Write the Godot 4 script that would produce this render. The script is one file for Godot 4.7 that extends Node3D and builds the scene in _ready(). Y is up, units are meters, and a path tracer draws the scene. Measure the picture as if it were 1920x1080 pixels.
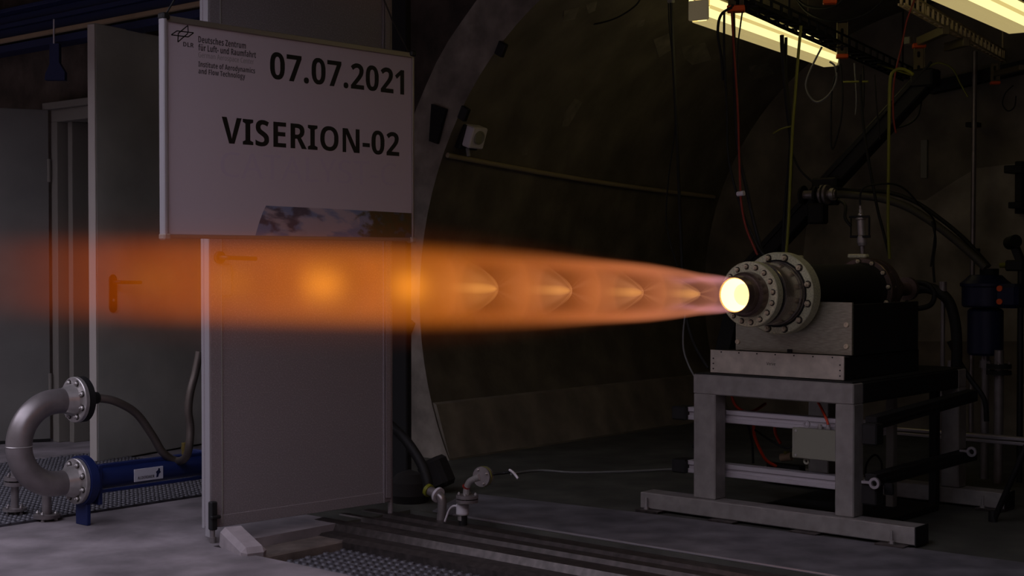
extends Node3D

# World axes: x runs across the tunnel mouth, y up, -z runs into the tunnel along the engine's axis. Metres.

class MB:
	# collects shapes, all in world coordinates, for one mesh
	var v := PackedVector3Array()
	var n := PackedVector3Array()
	var uv := PackedVector2Array()
	var col := PackedColorArray()
	func tri(a: Vector3, b: Vector3, c: Vector3, na: Vector3, nb: Vector3, nc: Vector3, ua := Vector2.ZERO, ub := Vector2.ZERO, uc := Vector2.ZERO) -> void:
		if (b - a).cross(c - a).dot(na + nb + nc) > 0.0:
			v.append_array([a, c, b]); n.append_array([na, nc, nb]); uv.append_array([ua, uc, ub])
		else:
			v.append_array([a, b, c]); n.append_array([na, nb, nc]); uv.append_array([ua, ub, uc])
	func fan(p: Array, m: Vector3) -> void:
		for i in range(1, p.size() - 1):
			tri(p[0], p[i], p[i + 1], m, m, m)
	func box(c: Vector3, s: Vector3, B := Basis(), bev := 0.003) -> MB:
		var h := s * 0.5
		var e: float = minf(bev, minf(h.x, minf(h.y, h.z)) * 0.45)
		var at := func(sx, sy, sz, k):
			var p := Vector3(sx * (h.x - (0.0 if k == 0 else e)), sy * (h.y - (0.0 if k == 1 else e)), sz * (h.z - (0.0 if k == 2 else e)))
			return c + B * p
		for s1 in [-1, 1]:
			fan([at.call(s1, -1, -1, 0), at.call(s1, 1, -1, 0), at.call(s1, 1, 1, 0), at.call(s1, -1, 1, 0)], B * Vector3(s1, 0, 0))
			fan([at.call(-1, s1, -1, 1), at.call(1, s1, -1, 1), at.call(1, s1, 1, 1), at.call(-1, s1, 1, 1)], B * Vector3(0, s1, 0))
			fan([at.call(-1, -1, s1, 2), at.call(1, -1, s1, 2), at.call(1, 1, s1, 2), at.call(-1, 1, s1, 2)], B * Vector3(0, 0, s1))
			for s2 in [-1, 1]:
				fan([at.call(s1, s2, -1, 0), at.call(s1, s2, -1, 1), at.call(s1, s2, 1, 1), at.call(s1, s2, 1, 0)], B * Vector3(s1, s2, 0).normalized())
				fan([at.call(s1, -1, s2, 0), at.call(s1, -1, s2, 2), at.call(s1, 1, s2, 2), at.call(s1, 1, s2, 0)], B * Vector3(s1, 0, s2).normalized())
				fan([at.call(-1, s1, s2, 1), at.call(-1, s1, s2, 2), at.call(1, s1, s2, 2), at.call(1, s1, s2, 1)], B * Vector3(0, s1, s2).normalized())
				for s3 in [-1, 1]:
					fan([at.call(s1, s2, s3, 0), at.call(s1, s2, s3, 1), at.call(s1, s2, s3, 2)], B * Vector3(s1, s2, s3).normalized())
		return self
	# box between two corner points
	func slab(a: Vector3, b: Vector3, bev := 0.003) -> MB:
		return box((a + b) * 0.5, (b - a).abs(), Basis(), bev)
	# bar of width w (sideways) and height h from a to b
	func bar(a: Vector3, b: Vector3, w: float, h: float, bev := 0.003) -> MB:
		var z := (b - a).normalized()
		var x := (Vector3.UP if absf(z.y) < 0.95 else Vector3.RIGHT).cross(z).normalized()
		return box((a + b) * 0.5, Vector3(w, h, a.distance_to(b)), Basis(x, z.cross(x), z), bev)
	# prof: Vector2(distance along d, radius)
	func lathe(o: Vector3, d: Vector3, prof: Array, segs := 28, round := true, turn := 0.0) -> MB:
		var z := d.normalized()
		var x := (Vector3.UP if absf(z.y) < 0.9 else Vector3.RIGHT).cross(z).normalized()
		var y := z.cross(x)
		for i in prof.size() - 1:
			var p: Vector2 = prof[i]
			var q: Vector2 = prof[i + 1]
			if p.is_equal_approx(q):
				continue
			for k in segs:
				var t0 := TAU * (k + turn) / segs
				var t1 := TAU * (k + 1 + turn) / segs
				var r0 := x * cos(t0) + y * sin(t0)
				var r1 := x * cos(t1) + y * sin(t1)
				var n0 := (r0 * (q.x - p.x) - z * (q.y - p.y)).normalized()
				var n1 := (r1 * (q.x - p.x) - z * (q.y - p.y)).normalized()
				if not round:
					n0 = (n0 + n1).normalized()
					n1 = n0
				var a := o + z * p.x + r0 * p.y
				var b := o + z * p.x + r1 * p.y
				var c := o + z * q.x + r1 * q.y
				var e := o + z * q.x + r0 * q.y
				if p.y > 1e-5: tri(a, b, c, n0, n1, n1)
				if q.y > 1e-5: tri(a, c, e, n0, n1, n0)
		return self
	func cyl(a: Vector3, b: Vector3, r: float, segs := 16, ch := 0.0) -> MB:
		var l := a.distance_to(b)
		if ch > 0.0:
			return lathe(a, b - a, [Vector2(0, 0), Vector2(0, r - ch), Vector2(ch, r), Vector2(l - ch, r), Vector2(l, r - ch), Vector2(l, 0)], segs)
		return lathe(a, b - a, [Vector2(0, 0), Vector2(0, r), Vector2(l, r), Vector2(l, 0)], segs)
	func tube(pts: Array, r: float, sides := 8, sub := 6) -> MB:
		var p := PackedVector3Array()
		var m := pts.size()
		for i in m - 1:
			var a: Vector3 = pts[maxi(i - 1, 0)]
			var b: Vector3 = pts[i]
			var c: Vector3 = pts[i + 1]
			var d: Vector3 = pts[mini(i + 2, m - 1)]
			for k in sub:
				var t := float(k) / sub
				p.append(0.5 * (2.0 * b + (c - a) * t + (2.0 * a - 5.0 * b + 4.0 * c - d) * t * t + (3.0 * b - a - 3.0 * c + d) * t * t * t))
		p.append(pts[m - 1])
		var x := Vector3.ZERO
		var pr := []
		for i in p.size():
			var z := (p[mini(i + 1, p.size() - 1)] - p[maxi(i - 1, 0)]).normalized()
			if x == Vector3.ZERO:
				x = (Vector3.UP if absf(z.y) < 0.9 else Vector3.RIGHT).cross(z).normalized()
			x = (x - z * x.dot(z)).normalized()
			var y := z.cross(x)
			var ring := []
			for k in sides:
				ring.append(x * cos(TAU * k / sides) + y * sin(TAU * k / sides))
			if i > 0:
				for k in sides:
					var k1 := (k + 1) % sides
					tri(p[i - 1] + pr[k] * r, p[i - 1] + pr[k1] * r, p[i] + ring[k1] * r, pr[k], pr[k1], ring[k1])
					tri(p[i - 1] + pr[k] * r, p[i] + ring[k1] * r, p[i] + ring[k] * r, pr[k], ring[k1], ring[k])
			if i == 0 or i == p.size() - 1:
				fan(ring.map(func(q): return p[i] + q * r), -z if i == 0 else z)
			pr = ring
		return self
	# outline in the xy plane of xf, extruded from z = 0 to depth
	func prism(poly: PackedVector2Array, depth: float, xf: Transform3D) -> MB:
		var t := Geometry2D.triangulate_polygon(poly)
		var z := xf.basis.z.normalized()
		for i in range(0, t.size(), 3):
			for k in [0.0, depth]:
				var nn := -z if k == 0.0 else z
				var q := [poly[t[i]], poly[t[i + 1]], poly[t[i + 2]]]
				tri(xf * Vector3(q[0].x, q[0].y, k), xf * Vector3(q[1].x, q[1].y, k), xf * Vector3(q[2].x, q[2].y, k), nn, nn, nn, q[0], q[1], q[2])
		var turn := 1.0 if Geometry2D.is_polygon_clockwise(poly) else -1.0
		for i in poly.size():
			var a := poly[i]
			var b := poly[(i + 1) % poly.size()]
			var m := (xf.basis * Vector3(a.y - b.y, b.x - a.x, 0) * turn).normalized()
			fan([xf * Vector3(a.x, a.y, 0), xf * Vector3(b.x, b.y, 0), xf * Vector3(b.x, b.y, depth), xf * Vector3(a.x, a.y, depth)], m)
		return self
	func mesh(base: Vector3) -> ArrayMesh:
		var w := PackedVector3Array()
		for p in v:
			w.append(p - base)
		var a := []
		a.resize(Mesh.ARRAY_MAX)
		a[Mesh.ARRAY_VERTEX] = w
		a[Mesh.ARRAY_NORMAL] = n
		a[Mesh.ARRAY_TEX_UV] = uv
		if col.size():
			a[Mesh.ARRAY_COLOR] = col
		var m := ArrayMesh.new()
		m.add_surface_from_arrays(Mesh.PRIMITIVE_TRIANGLES, a)
		return m

var used := {}
var org := {}
var M := {}

func numbered(nm: String) -> String:
	var k: int = used.get(nm, 0)
	used[nm] = k + 1
	return nm if k == 0 else "%s_%03d" % [nm, k]

func tag(o: Node, label: String, cat: String, group := "") -> Node:
	o.set_meta("label", label)
	o.set_meta("category", cat)
	if group: o.set_meta("group", group)
	return o

func thing(nm: String, label: String, cat: String, base: Vector3, group := "") -> Node3D:
	var o := Node3D.new()
	o.name = numbered(nm)
	o.position = base
	add_child(o)
	org[o] = base
	tag(o, label, cat, group)
	return o

func part(parent: Node3D, nm: String, mb: MB, m: Material, label := "") -> MeshInstance3D:
	var o := MeshInstance3D.new()
	o.name = nm
	o.mesh = mb.mesh(org[parent])
	o.material_override = m
	parent.add_child(o, true)
	org[o] = org[parent]
	if label: o.set_meta("label", label)
	return o

func solo(nm: String, label: String, cat: String, base: Vector3, mb: MB, m: Material, group := "") -> MeshInstance3D:
	var o := MeshInstance3D.new()
	o.name = numbered(nm)
	o.position = base
	o.mesh = mb.mesh(base)
	o.material_override = m
	add_child(o)
	org[o] = base
	tag(o, label, cat, group)
	return o

func struct(nm: String, mb: MB, m: Material, label := "") -> MeshInstance3D:
	var o := MeshInstance3D.new()
	o.name = numbered(nm)
	o.mesh = mb.mesh(Vector3.ZERO)
	o.material_override = m
	add_child(o)
	org[o] = Vector3.ZERO
	o.set_meta("kind", "structure")
	if label: o.set_meta("label", label)
	return o

# one bolt mesh, shared; placed round a circle as parts named nm
func bolts(parent: Node3D, nm: String, o: Vector3, d: Vector3, rad: float, count: int, size: float, phase: float, m: Material, back := 0.0) -> void:
	var z := d.normalized()
	var x := (Vector3.UP if absf(z.y) < 0.9 else Vector3.RIGHT).cross(z).normalized()
	var y := z.cross(x)
	var b := MB.new()
	b.lathe(Vector3.ZERO, Vector3.BACK, [Vector2(size * 0.2, size), Vector2(size * 0.95, size), Vector2(size * 1.15, size * 0.85), Vector2(size * 1.15, 0)], 6, false)
	b.lathe(Vector3.ZERO, Vector3.BACK, [Vector2(size, size * 0.5), Vector2(size * 1.6, size * 0.5), Vector2(size * 1.75, size * 0.4), Vector2(size * 1.75, 0)], 10)
	if back > 0.0:
		b.cyl(Vector3(0, 0, -back - size * 0.5), Vector3(0, 0, size * 0.8), size * 0.5, 8)
		b.lathe(Vector3(0, 0, -back), Vector3.FORWARD, [Vector2(0, size), Vector2(size * 0.8, size), Vector2(size, size * 0.85), Vector2(size, 0)], 6, false)
	var ws := MB.new().lathe(Vector3.ZERO, Vector3.BACK, [Vector2(0, size * 1.35), Vector2(size * 0.2, size * 1.3), Vector2(size * 0.2, 0)], 16)
	var me := b.mesh(Vector3.ZERO)
	var mw := ws.mesh(Vector3.ZERO)
	for k in count:
		var t := TAU * k / count + phase
		var i := MeshInstance3D.new()
		i.name = nm
		i.mesh = me
		i.material_override = m
		i.transform = Transform3D(Basis(x, y, z), o + (x * cos(t) + y * sin(t)) * rad - org[parent])
		parent.add_child(i, true)
		if size > 0.009:
			var w := MeshInstance3D.new()
			w.name = "washer"
			w.mesh = mw
			w.material_override = M.washer_shade  # washers coloured dark to paint the shadow round each bolt
			i.add_child(w, true)

func noise_tex(freq: float, lo: float, hi: float, seed_: int, kind := FastNoiseLite.TYPE_SIMPLEX_SMOOTH, oct := 5, normal := false) -> NoiseTexture2D:
	var f := FastNoiseLite.new()
	f.noise_type = kind
	f.frequency = freq
	f.seed = seed_
	f.fractal_octaves = oct
	var t := NoiseTexture2D.new()
	t.noise = f
	t.width = 512
	t.height = 512
	t.seamless = true
	if normal:
		t.as_normal_map = true
		t.bump_strength = 4.0
	else:
		var g := Gradient.new()
		g.set_color(0, Color(lo, lo, lo))
		g.set_color(1, Color(hi, hi, hi))
		t.color_ramp = g
	return t

func mat(nm: String, c: Color, rough: float, metal := 0.0, tex: Texture2D = null, scale := 1.0, bump: Texture2D = null, bscale := 1.0, world := true) -> StandardMaterial3D:
	var m := StandardMaterial3D.new()
	m.resource_name = nm
	m.albedo_color = c
	m.roughness = rough
	m.metallic = metal
	m.uv1_triplanar = true
	m.uv1_world_triplanar = world
	m.uv1_scale = Vector3.ONE * scale
	if tex: m.albedo_texture = tex
	if bump:
		m.heightmap_enabled = true
		m.heightmap_texture = bump
		m.heightmap_scale = bscale
	M[nm] = m
	return m

func materials() -> void:
	var blotch := noise_tex(0.008, 0.62, 1.0, 3)
	var grain := noise_tex(0.03, 0.6, 1.0, 5)
	var soft := noise_tex(0.012, 0.84, 1.0, 17)
	var fine := noise_tex(0.09, 0.7, 1.0, 8)
	var cell := noise_tex(0.06, 0.84, 1.0, 11, FastNoiseLite.TYPE_CELLULAR, 1)
	M.blotch = blotch
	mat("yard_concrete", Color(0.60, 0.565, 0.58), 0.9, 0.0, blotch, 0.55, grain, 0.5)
	mat("kerb_concrete", Color(0.5, 0.45, 0.42), 0.9, 0.0, blotch, 1.4, grain, 0.5)
	mat("block_stone", Color(0.64, 0.6, 0.61), 0.9, 0.0, soft, 2.0, fine, 0.04)
	mat("tunnel_concrete", Color(0.5, 0.47, 0.41), 0.92, 0.0, blotch, 0.6, grain, 1.0)
	mat("patch_concrete", Color(0.58, 0.55, 0.49), 0.92, 0.0, blotch, 2.0)
	mat("rim_concrete", Color(0.66, 0.62, 0.57), 0.92, 0.0, blotch, 0.8, grain, 0.8)
	mat("plinth_paint", Color(0.62, 0.58, 0.52), 0.85, 0.0, blotch, 0.7, grain, 0.4)
	mat("wall_patch_paint", Color(0.70, 0.67, 0.6), 0.9, 0.0, blotch, 0.5)
	mat("back_wall_paint", Color(0.56, 0.53, 0.46), 0.9, 0.0, blotch, 0.5, grain, 0.4)
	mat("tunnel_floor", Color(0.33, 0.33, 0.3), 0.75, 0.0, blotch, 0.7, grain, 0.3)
	mat("facade", Color(0.42, 0.37, 0.33), 0.95, 0.0, blotch, 0.8, grain, 0.8)
	mat("ceiling_paint", Color(0.55, 0.52, 0.47), 0.95, 0.0, blotch, 0.4)
	mat("shade_black", Color(0.1, 0.1, 0.1), 0.95)  # near-black for surfaces that paint shade
	mat("apron_pale", Color(0.53, 0.52, 0.55), 0.5, 0.2, blotch, 0.9, grain, 0.15)
	mat("rail_steel", Color(0.42, 0.39, 0.38), 0.42, 0.7, grain, 1.2)
	mat("grate_steel", Color(0.36, 0.355, 0.38), 0.6, 0.35, soft, 2.0)
	mat("door_white", Color(0.85, 0.85, 0.83), 0.6, 0.0, blotch, 0.2)
	mat("door_grey", Color(0.58, 0.57, 0.55), 0.6, 0.0, blotch, 0.2)
	mat("door_edge", Color(0.72, 0.69, 0.66), 0.55)
	mat("frame_grey", Color(0.5, 0.48, 0.45), 0.6)
	mat("galvanised", Color(0.62, 0.585, 0.60), 0.55, 0.2, cell, 5.0, fine, 0.02)
	mat("edge_plain", Color(0.66, 0.645, 0.66), 0.5, 0.3)
	mat("galvanised_edge", Color(0.68, 0.66, 0.68), 0.5, 0.3, grain, 2.0)
	mat("black_plastic", Color(0.05, 0.05, 0.05), 0.55)
	mat("black_rubber", Color(0.045, 0.045, 0.045), 0.7)
	mat("black_paint", Color(0.04, 0.04, 0.043), 0.7)
	mat("sign_white", Color(0.72, 0.68, 0.71), 0.5)
	mat("sign_frame", Color(0.55, 0.52, 0.50), 0.4, 0.6)
	mat("ink", Color(0.02, 0.02, 0.02), 0.6)
	mat("ink_grey", Color(0.25, 0.24, 0.25), 0.6)
	mat("ink_pale", Color(0.55, 0.53, 0.53), 0.6)
	mat("ink_ghost", Color(0.705, 0.66, 0.715), 0.5)
	mat("blue_paint", Color(0.06, 0.125, 0.33), 0.5)
	mat("beam_blue", Color(0.08, 0.13, 0.3), 0.55)
	mat("beam_strip", Color(0.62, 0.53, 0.42), 0.6)
	mat("navy_paint", Color(0.06, 0.09, 0.24), 0.45)
	mat("stainless", Color(0.78, 0.76, 0.75), 0.3, 0.6, soft, 3.0)
	mat("pipe_steel", Color(0.62, 0.59, 0.59), 0.36, 0.6, soft, 2.0)
	mat("flange_steel", Color(0.92, 0.91, 0.76), 0.4, 0.2, fine, 2.0)
	mat("bolt_steel", Color(0.85, 0.79, 0.68), 0.35, 0.35)
	mat("washer_shade", Color(0.2, 0.18, 0.16), 0.5, 0.5)
	mat("engine_bright", Color(0.80, 0.75, 0.70), 0.24, 0.75, fine, 2.0)
	mat("nozzle_steel", Color(0.55, 0.47, 0.43), 0.35, 0.7, fine, 3.0)
	mat("cradle_plate", Color(0.73, 0.71, 0.63), 0.42, 0.45, fine, 1.0)
	M.cradle_plate.uv1_scale = Vector3(0.4, 6.0, 0.4)
	mat("box_plate", Color(0.83, 0.79, 0.73), 0.5, 0.3, soft, 2.0)
	mat("stand_steel", Color(0.63, 0.61, 0.595), 0.5, 0.3, soft, 1.8)
	mat("profile_bright", Color(0.8, 0.78, 0.8), 0.4, 0.5)
	mat("aluminium", Color(0.72, 0.7, 0.72), 0.35, 0.7)
	mat("box_grey", Color(0.53, 0.53, 0.47), 0.55)
	mat("orange_plastic", Color(0.92, 0.36, 0.09), 0.5)
	mat("orange_hose", Color(0.75, 0.22, 0.07), 0.5)
	mat("red_cable", Color(0.5, 0.12, 0.07), 0.5)
	mat("red_dark", Color(0.5, 0.14, 0.08), 0.6)
	mat("yellow_cable", Color(0.46, 0.47, 0.11), 0.5)
	mat("grey_cable", Color(0.45, 0.45, 0.45), 0.5)
	mat("white_plastic", Color(0.8, 0.78, 0.8), 0.5)
	mat("label_white", Color(0.72, 0.72, 0.76), 0.5)
	mat("hose_steel", Color(0.5, 0.46, 0.43), 0.45, 0.7, fine, 8.0)
	mat("hose_dark", Color(0.26, 0.25, 0.22), 0.6)
	mat("rock_dark", Color(0.12, 0.11, 0.1), 0.95)
	mat("lamp_housing", Color(0.75, 0.72, 0.62), 0.5)
	mat("tray_pale", Color(0.85, 0.78, 0.6), 0.5, 0.2)
	mat("tray_steel", Color(0.5, 0.46, 0.36), 0.45, 0.6)
	mat("conduit_grey", Color(0.6, 0.55, 0.45), 0.6)
	mat("brass", Color(0.42, 0.36, 0.16), 0.5, 0.4)
	mat("leaf_brown", Color(0.35, 0.18, 0.1), 0.8)
	for k in [["tube_glow", Color(1.0, 0.95, 0.74), 1.5], ["diffuser_glow", Color(1.0, 0.9, 0.62), 0.42], ["bore_glow", Color(1.0, 0.86, 0.5), 3.0], ["throat_glow", Color(1.0, 0.94, 0.60), 1.0], ["bloom_glow", Color(1.0, 0.5, 0.18), 0.8], ["band_bright", Color(1.0, 0.93, 0.63), 1.3], ["band_mid", Color(1.0, 0.89, 0.55), 0.72], ["band_low", Color(1.0, 0.9, 0.6), 0.42], ["end_glow", Color(1.0, 0.92, 0.7), 0.05]]:
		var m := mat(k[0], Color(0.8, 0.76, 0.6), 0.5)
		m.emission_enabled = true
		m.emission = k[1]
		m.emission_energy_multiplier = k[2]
	var pane := mat("clear_cover", Color(1, 1, 1, 0.06), 0.1)
	pane.transparency = BaseMaterial3D.TRANSPARENCY_ALPHA

func text(parent: Node3D, nm: String, s: String, xf: Transform3D, at: Vector2, height: float, width: float, m: Material, bold := true, skew := 0.0, thick := 0.0006) -> void:
	# at: left end of the baseline in the plane of xf; height of a capital; width of the whole line
	var f := SystemFont.new()
	f.font_names = PackedStringArray(["Droid Sans"])
	f.font_weight = 700 if bold else 400
	var t := TextMesh.new()
	t.font = f
	t.font_size = 64
	t.pixel_size = 0.01
	t.depth = 0.01
	t.text = s
	t.horizontal_alignment = HORIZONTAL_ALIGNMENT_LEFT
	t.vertical_alignment = VERTICAL_ALIGNMENT_BOTTOM
	t.curve_step = 1.0
	var a := t.get_aabb()
	var cap := 0.457 # height of a capital at this size
	var o := MeshInstance3D.new()
	o.name = nm
	o.mesh = t
	o.material_override = m
	var sx := width / a.size.x
	var sy := height / cap
	var base := -0.153 if false else 0.0
	t.vertical_alignment = VERTICAL_ALIGNMENT_CENTER
	var b := t.get_aabb()
	# digits and capitals: centre of the line box is the aabb of the glyphs themselves
	var low := b.position.y
	if "g" in s or "y" in s or "p" in s: low += 0.135
	var lx := xf.basis.x.normalized()
	var ly := xf.basis.y.normalized()
	var lz := xf.basis.z.normalized()
	var bas := Basis(lx * sx + ly * 0.0, ly * sy + lx * skew * sy, lz * (thick / 0.01))
	o.transform = Transform3D(bas, xf * Vector3(at.x - b.position.x * sx, at.y - low * sy + base, thick * 0.5) - org[parent])
	parent.add_child(o, true)

func xfm(o: Vector3, x: Vector3, y: Vector3) -> Transform3D:
	return Transform3D(Basis(x.normalized(), y.normalized(), x.normalized().cross(y.normalized())), o)

func rod(parent: Node3D, nm: String, a: Vector3, b: Vector3, w: float, h: float, m: Material) -> MeshInstance3D:
	return part(parent, nm, MB.new().bar(a, b, w, h), m)

func cable(label: String, pts: Array, r: float, m: Material, nm := "cable", cat := "cable", group := "") -> MeshInstance3D:
	return solo(nm, label, cat, pts[0], MB.new().tube(pts, r, 8, 8), m, group)

func _ready() -> void:
	# ---- camera, sky, exposure
	var cam := Camera3D.new()
	cam.name = "camera"
	cam.position = Vector3(0, 1.2, 0)
	cam.rotation = Vector3(-0.020367, deg_to_rad(41.0), 0)
	cam.fov = 22.6199
	cam.near = 0.05
	cam.far = 100.0
	add_child(cam)
	cam.current = true
	var env := Environment.new()
	env.background_mode = Environment.BG_SKY
	var sky := Sky.new()
	var sm := ProceduralSkyMaterial.new()
	sm.sky_top_color = Color(0.62, 0.61, 0.665)
	sm.sky_horizon_color = Color(0.72, 0.695, 0.745)
	sm.ground_bottom_color = Color(0.3, 0.28, 0.28)
	sm.ground_horizon_color = Color(0.5, 0.47, 0.48)
	sm.sky_energy_multiplier = 2.25
	sm.ground_energy_multiplier = 2.25
	sky.sky_material = sm
	env.sky = sky
	env.tonemap_mode = Environment.TONE_MAPPER_LINEAR
	env.tonemap_exposure = 1.0
	env.sdfgi_enabled = true
	env.ssao_enabled = true
	env.ssil_enabled = true
	var we := WorldEnvironment.new()
	we.name = "world"
	we.environment = env
	add_child(we)
	materials()
	setting()
	left_side()
	doors_and_sign()
	front_floor()
	stand()
	engine()
	flame()
	ceiling_gear()
	back_gear()

func setting() -> void:
	# yard and tunnel floors
	struct("floor", MB.new().slab(Vector3(-14, -0.3, 8), Vector3(-4.87, 0, -4.45), 0.0).slab(Vector3(-14, -0.3, -4.45), Vector3(-6.3, 0, -6.7), 0.0).slab(Vector3(-4.87, -0.3, 8), Vector3(8, 0, -3.70), 0.0), M.yard_concrete, "grey stained concrete yard")
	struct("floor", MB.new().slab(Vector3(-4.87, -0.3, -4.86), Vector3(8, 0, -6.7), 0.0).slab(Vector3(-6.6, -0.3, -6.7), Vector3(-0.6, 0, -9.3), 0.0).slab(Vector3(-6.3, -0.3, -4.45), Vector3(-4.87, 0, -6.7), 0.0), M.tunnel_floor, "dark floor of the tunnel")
	struct("floor", MB.new().slab(Vector3(-4.87, -0.3, -3.70), Vector3(8, -0.1, -4.86), 0.0), M.kerb_concrete, "bed of the drainage channel")
	struct("trim_1", MB.new().slab(Vector3(-4.87, -0.1, -3.70), Vector3(-4.70, -0.04, -4.36), 0.008), M.kerb_concrete, "concrete ledge below the steel door")
	# tunnel: a ring of concrete
	var o := Vector3(-4.144, 0.955, 0)
	var ri := 1.985
	var ro := 2.32
	var z0 := -6.2
	var z1 := -9.3
	var inner := MB.new()
	var rim := MB.new()
	var S := 96
	var wob := FastNoiseLite.new()
	wob.seed = 4
	wob.frequency = 0.9
	for k in S:
		var t0 := TAU * k / S
		var t1 := TAU * (k + 1) / S
		var e0 := Vector3(cos(t0) * (1.5 if cos(t0) > 0.0 else 1.0), sin(t0), 0)
		var e1 := Vector3(cos(t1) * (1.5 if cos(t1) > 0.0 else 1.0), sin(t1), 0)
		if o.y + ro * maxf(e0.y, e1.y) < -0.35: continue
		var zz := Vector3(0, 0, z0)
		var ze := Vector3(0, 0, z1)
		var w0 := 1.0 + 0.006 * wob.get_noise_1d(fposmod(k, S) * 1.7)
		var w1 := 1.0 + 0.006 * wob.get_noise_1d(fposmod(k + 1, S) * 1.7)
		var a := o + e0 * ri + zz
		var b := o + e1 * ri + zz
		inner.tri(a, b, o + e1 * ri + ze, -e0, -e1, -e1)
		inner.tri(a, o + e1 * ri + ze, o + e0 * ri + ze, -e0, -e1, -e0)
		rim.fan([a, b, o + e1 * ro * w1 + zz, o + e0 * ro * w0 + zz], Vector3.BACK)
		rim.fan([o + e0 * ro * w0 + zz, o + e1 * ro * w1 + zz, o + e1 * ro * w1 + ze, o + e0 * ro * w0 + ze], e0)
	var tw := struct("wall_tunnel", inner, M.tunnel_concrete, "curved bare concrete tunnel lining")
	part(tw, "rim", rim, M.rim_concrete, "paler concrete ring at the tunnel mouth")
	# holes and small blocks along the rim's inner edge
	for p in [Vector3(-5.462, 2.397, -6.19), Vector3(-5.753, 2.049, -6.19), Vector3(-6.21, 0.788, -6.19)]:
		part(tw, "anchor_block", MB.new().box(p, Vector3(0.06, 0.08, 0.03), Basis(Vector3.BACK, -0.5), 0.004), M.black_plastic)
	part(tw, "notch", MB.new().prism(PackedVector2Array([Vector2(0, 0.19), Vector2(0.12, 0.15), Vector2(0.07, 0.02), Vector2(0.045, -0.05), Vector2(-0.02, -0.03)]), 0.02, xfm(Vector3(-6.006, 1.932, -6.195), Vector3.RIGHT, Vector3.UP)), M.shade_black, "flat dark patch painted as the shade inside a hole in the ring")  # near-black plate on the rim, painting the shade of a hollow
	# pale repaired streaks on the lining
	for q in [[Vector3(-5.675, 2.212, -7.133), Vector3(-5.689, 2.194, -7.228), Vector3(-5.794, 2.051, -7.218), Vector3(-5.801, 2.04, -7.156), Vector3(-5.745, 2.122, -7.113)], [Vector3(-5.282, 2.576, -7.43), Vector3(-5.206, 2.628, -7.535), Vector3(-5.329, 2.542, -7.69), Vector3(-5.39, 2.495, -7.646)], [Vector3(-5.295, 2.567, -7.761), Vector3(-5.234, 2.609, -7.941), Vector3(-5.342, 2.533, -8.183), Vector3(-5.399, 2.488, -8.039), Vector3(-5.362, 2.518, -7.884)], [Vector3(-5.337, 2.536, -8.646), Vector3(-5.288, 2.572, -8.819), Vector3(-5.356, 2.522, -9.019), Vector3(-5.425, 2.466, -8.845)], [Vector3(-5.214, 2.622, -6.455), Vector3(-5.173, 2.648, -6.542), Vector3(-5.253, 2.596, -6.602), Vector3(-5.28, 2.578, -6.527)], [Vector3(-5.144, 2.665, -6.563), Vector3(-5.105, 2.687, -6.624), Vector3(-5.172, 2.648, -6.691), Vector3(-5.202, 2.63, -6.668)], [Vector3(-5.183, 2.642, -7.128), Vector3(-5.158, 2.657, -7.17), Vector3(-5.204, 2.628, -7.213), Vector3(-5.227, 2.614, -7.178)], [Vector3(-5.886, 1.899, -6.873), Vector3(-5.884, 1.902, -6.922), Vector3(-5.908, 1.857, -6.94), Vector3(-5.912, 1.848, -6.893)]]:
		var pm := MB.new()
		var q0: Vector3 = q[0]
		pm.fan(q, Vector3(-4.144 - q0.x, 0.955 - q0.y, 0).normalized())
		part(tw, "repair_patch", pm, M.patch_concrete, "paler patch of concrete")
	# plinth along the foot of the lining
	struct("trim_2", MB.new().prism(PackedVector2Array([Vector2(-6.3, 0), Vector2(-5.885, 0), Vector2(-6.0, 0.325), Vector2(-6.06, 0.345), Vector2(-6.3, 0.345)]), 3.08, Transform3D(Basis(), Vector3(0, 0, -9.29))), M.plinth_paint, "pale painted plinth along the tunnel wall")
	var wb := struct("wall_back", MB.new().slab(Vector3(-6.6, -0.3, -9.3), Vector3(-0.6, 3.4, -9.5), 0.0), M.back_wall_paint, "end wall of the tunnel")
	var poly := PackedVector2Array()
	for p in [Vector3(-5.302, 0.986, -9.3), Vector3(-5.239, 1.529, -9.3), Vector3(-5.046, 1.632, -9.3), Vector3(-4.673, 1.644, -9.3), Vector3(-4.337, 1.598, -9.3), Vector3(-4.128, 1.722, -9.3), Vector3(-3.979, 1.802, -9.3), Vector3(-3.515, 1.838, -9.3), Vector3(-3.507, 0.665, -9.3), Vector3(-5.3, 0.597, -9.3)]:
		poly.append(Vector2(p.x, p.y))
	part(wb, "paler_paint", MB.new().prism(poly, 0.004, Transform3D(Basis(), Vector3(0, 0, -9.3))), M.wall_patch_paint, "paler painted area with a wavy upper edge")
	# facade round the tunnel: a wall with a round hole
	var fa := MB.new()
	for k in 64:
		var pts := []
		for t in [TAU * k / 64, TAU * (k + 1) / 64]:
			var e := Vector3(cos(t) * (1.5 if cos(t) > 0.0 else 1.0), sin(t), 0)
			pts.append([o + e * 2.3, e])
		var far := []
		for q in pts:
			var e: Vector3 = q[1]
			var g := 1e9
			if e.x > 1e-6: g = minf(g, (6.0 + 4.144) / e.x)
			if e.x < -1e-6: g = minf(g, (14.0 - 4.144) / -e.x)
			if e.y > 1e-6: g = minf(g, (3.5 - 0.955) / e.y)
			if e.y < -1e-6: g = minf(g, 1.255 / -e.y)
			far.append(o + e * maxf(g, 2.31))
		for zf in [[-6.6, Vector3.BACK], [-6.8, Vector3.FORWARD]]:
			var zv := Vector3(0, 0, zf[0])
			fa.fan([pts[0][0] + zv, pts[1][0] + zv, far[1] + zv, far[0] + zv], zf[1])
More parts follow.
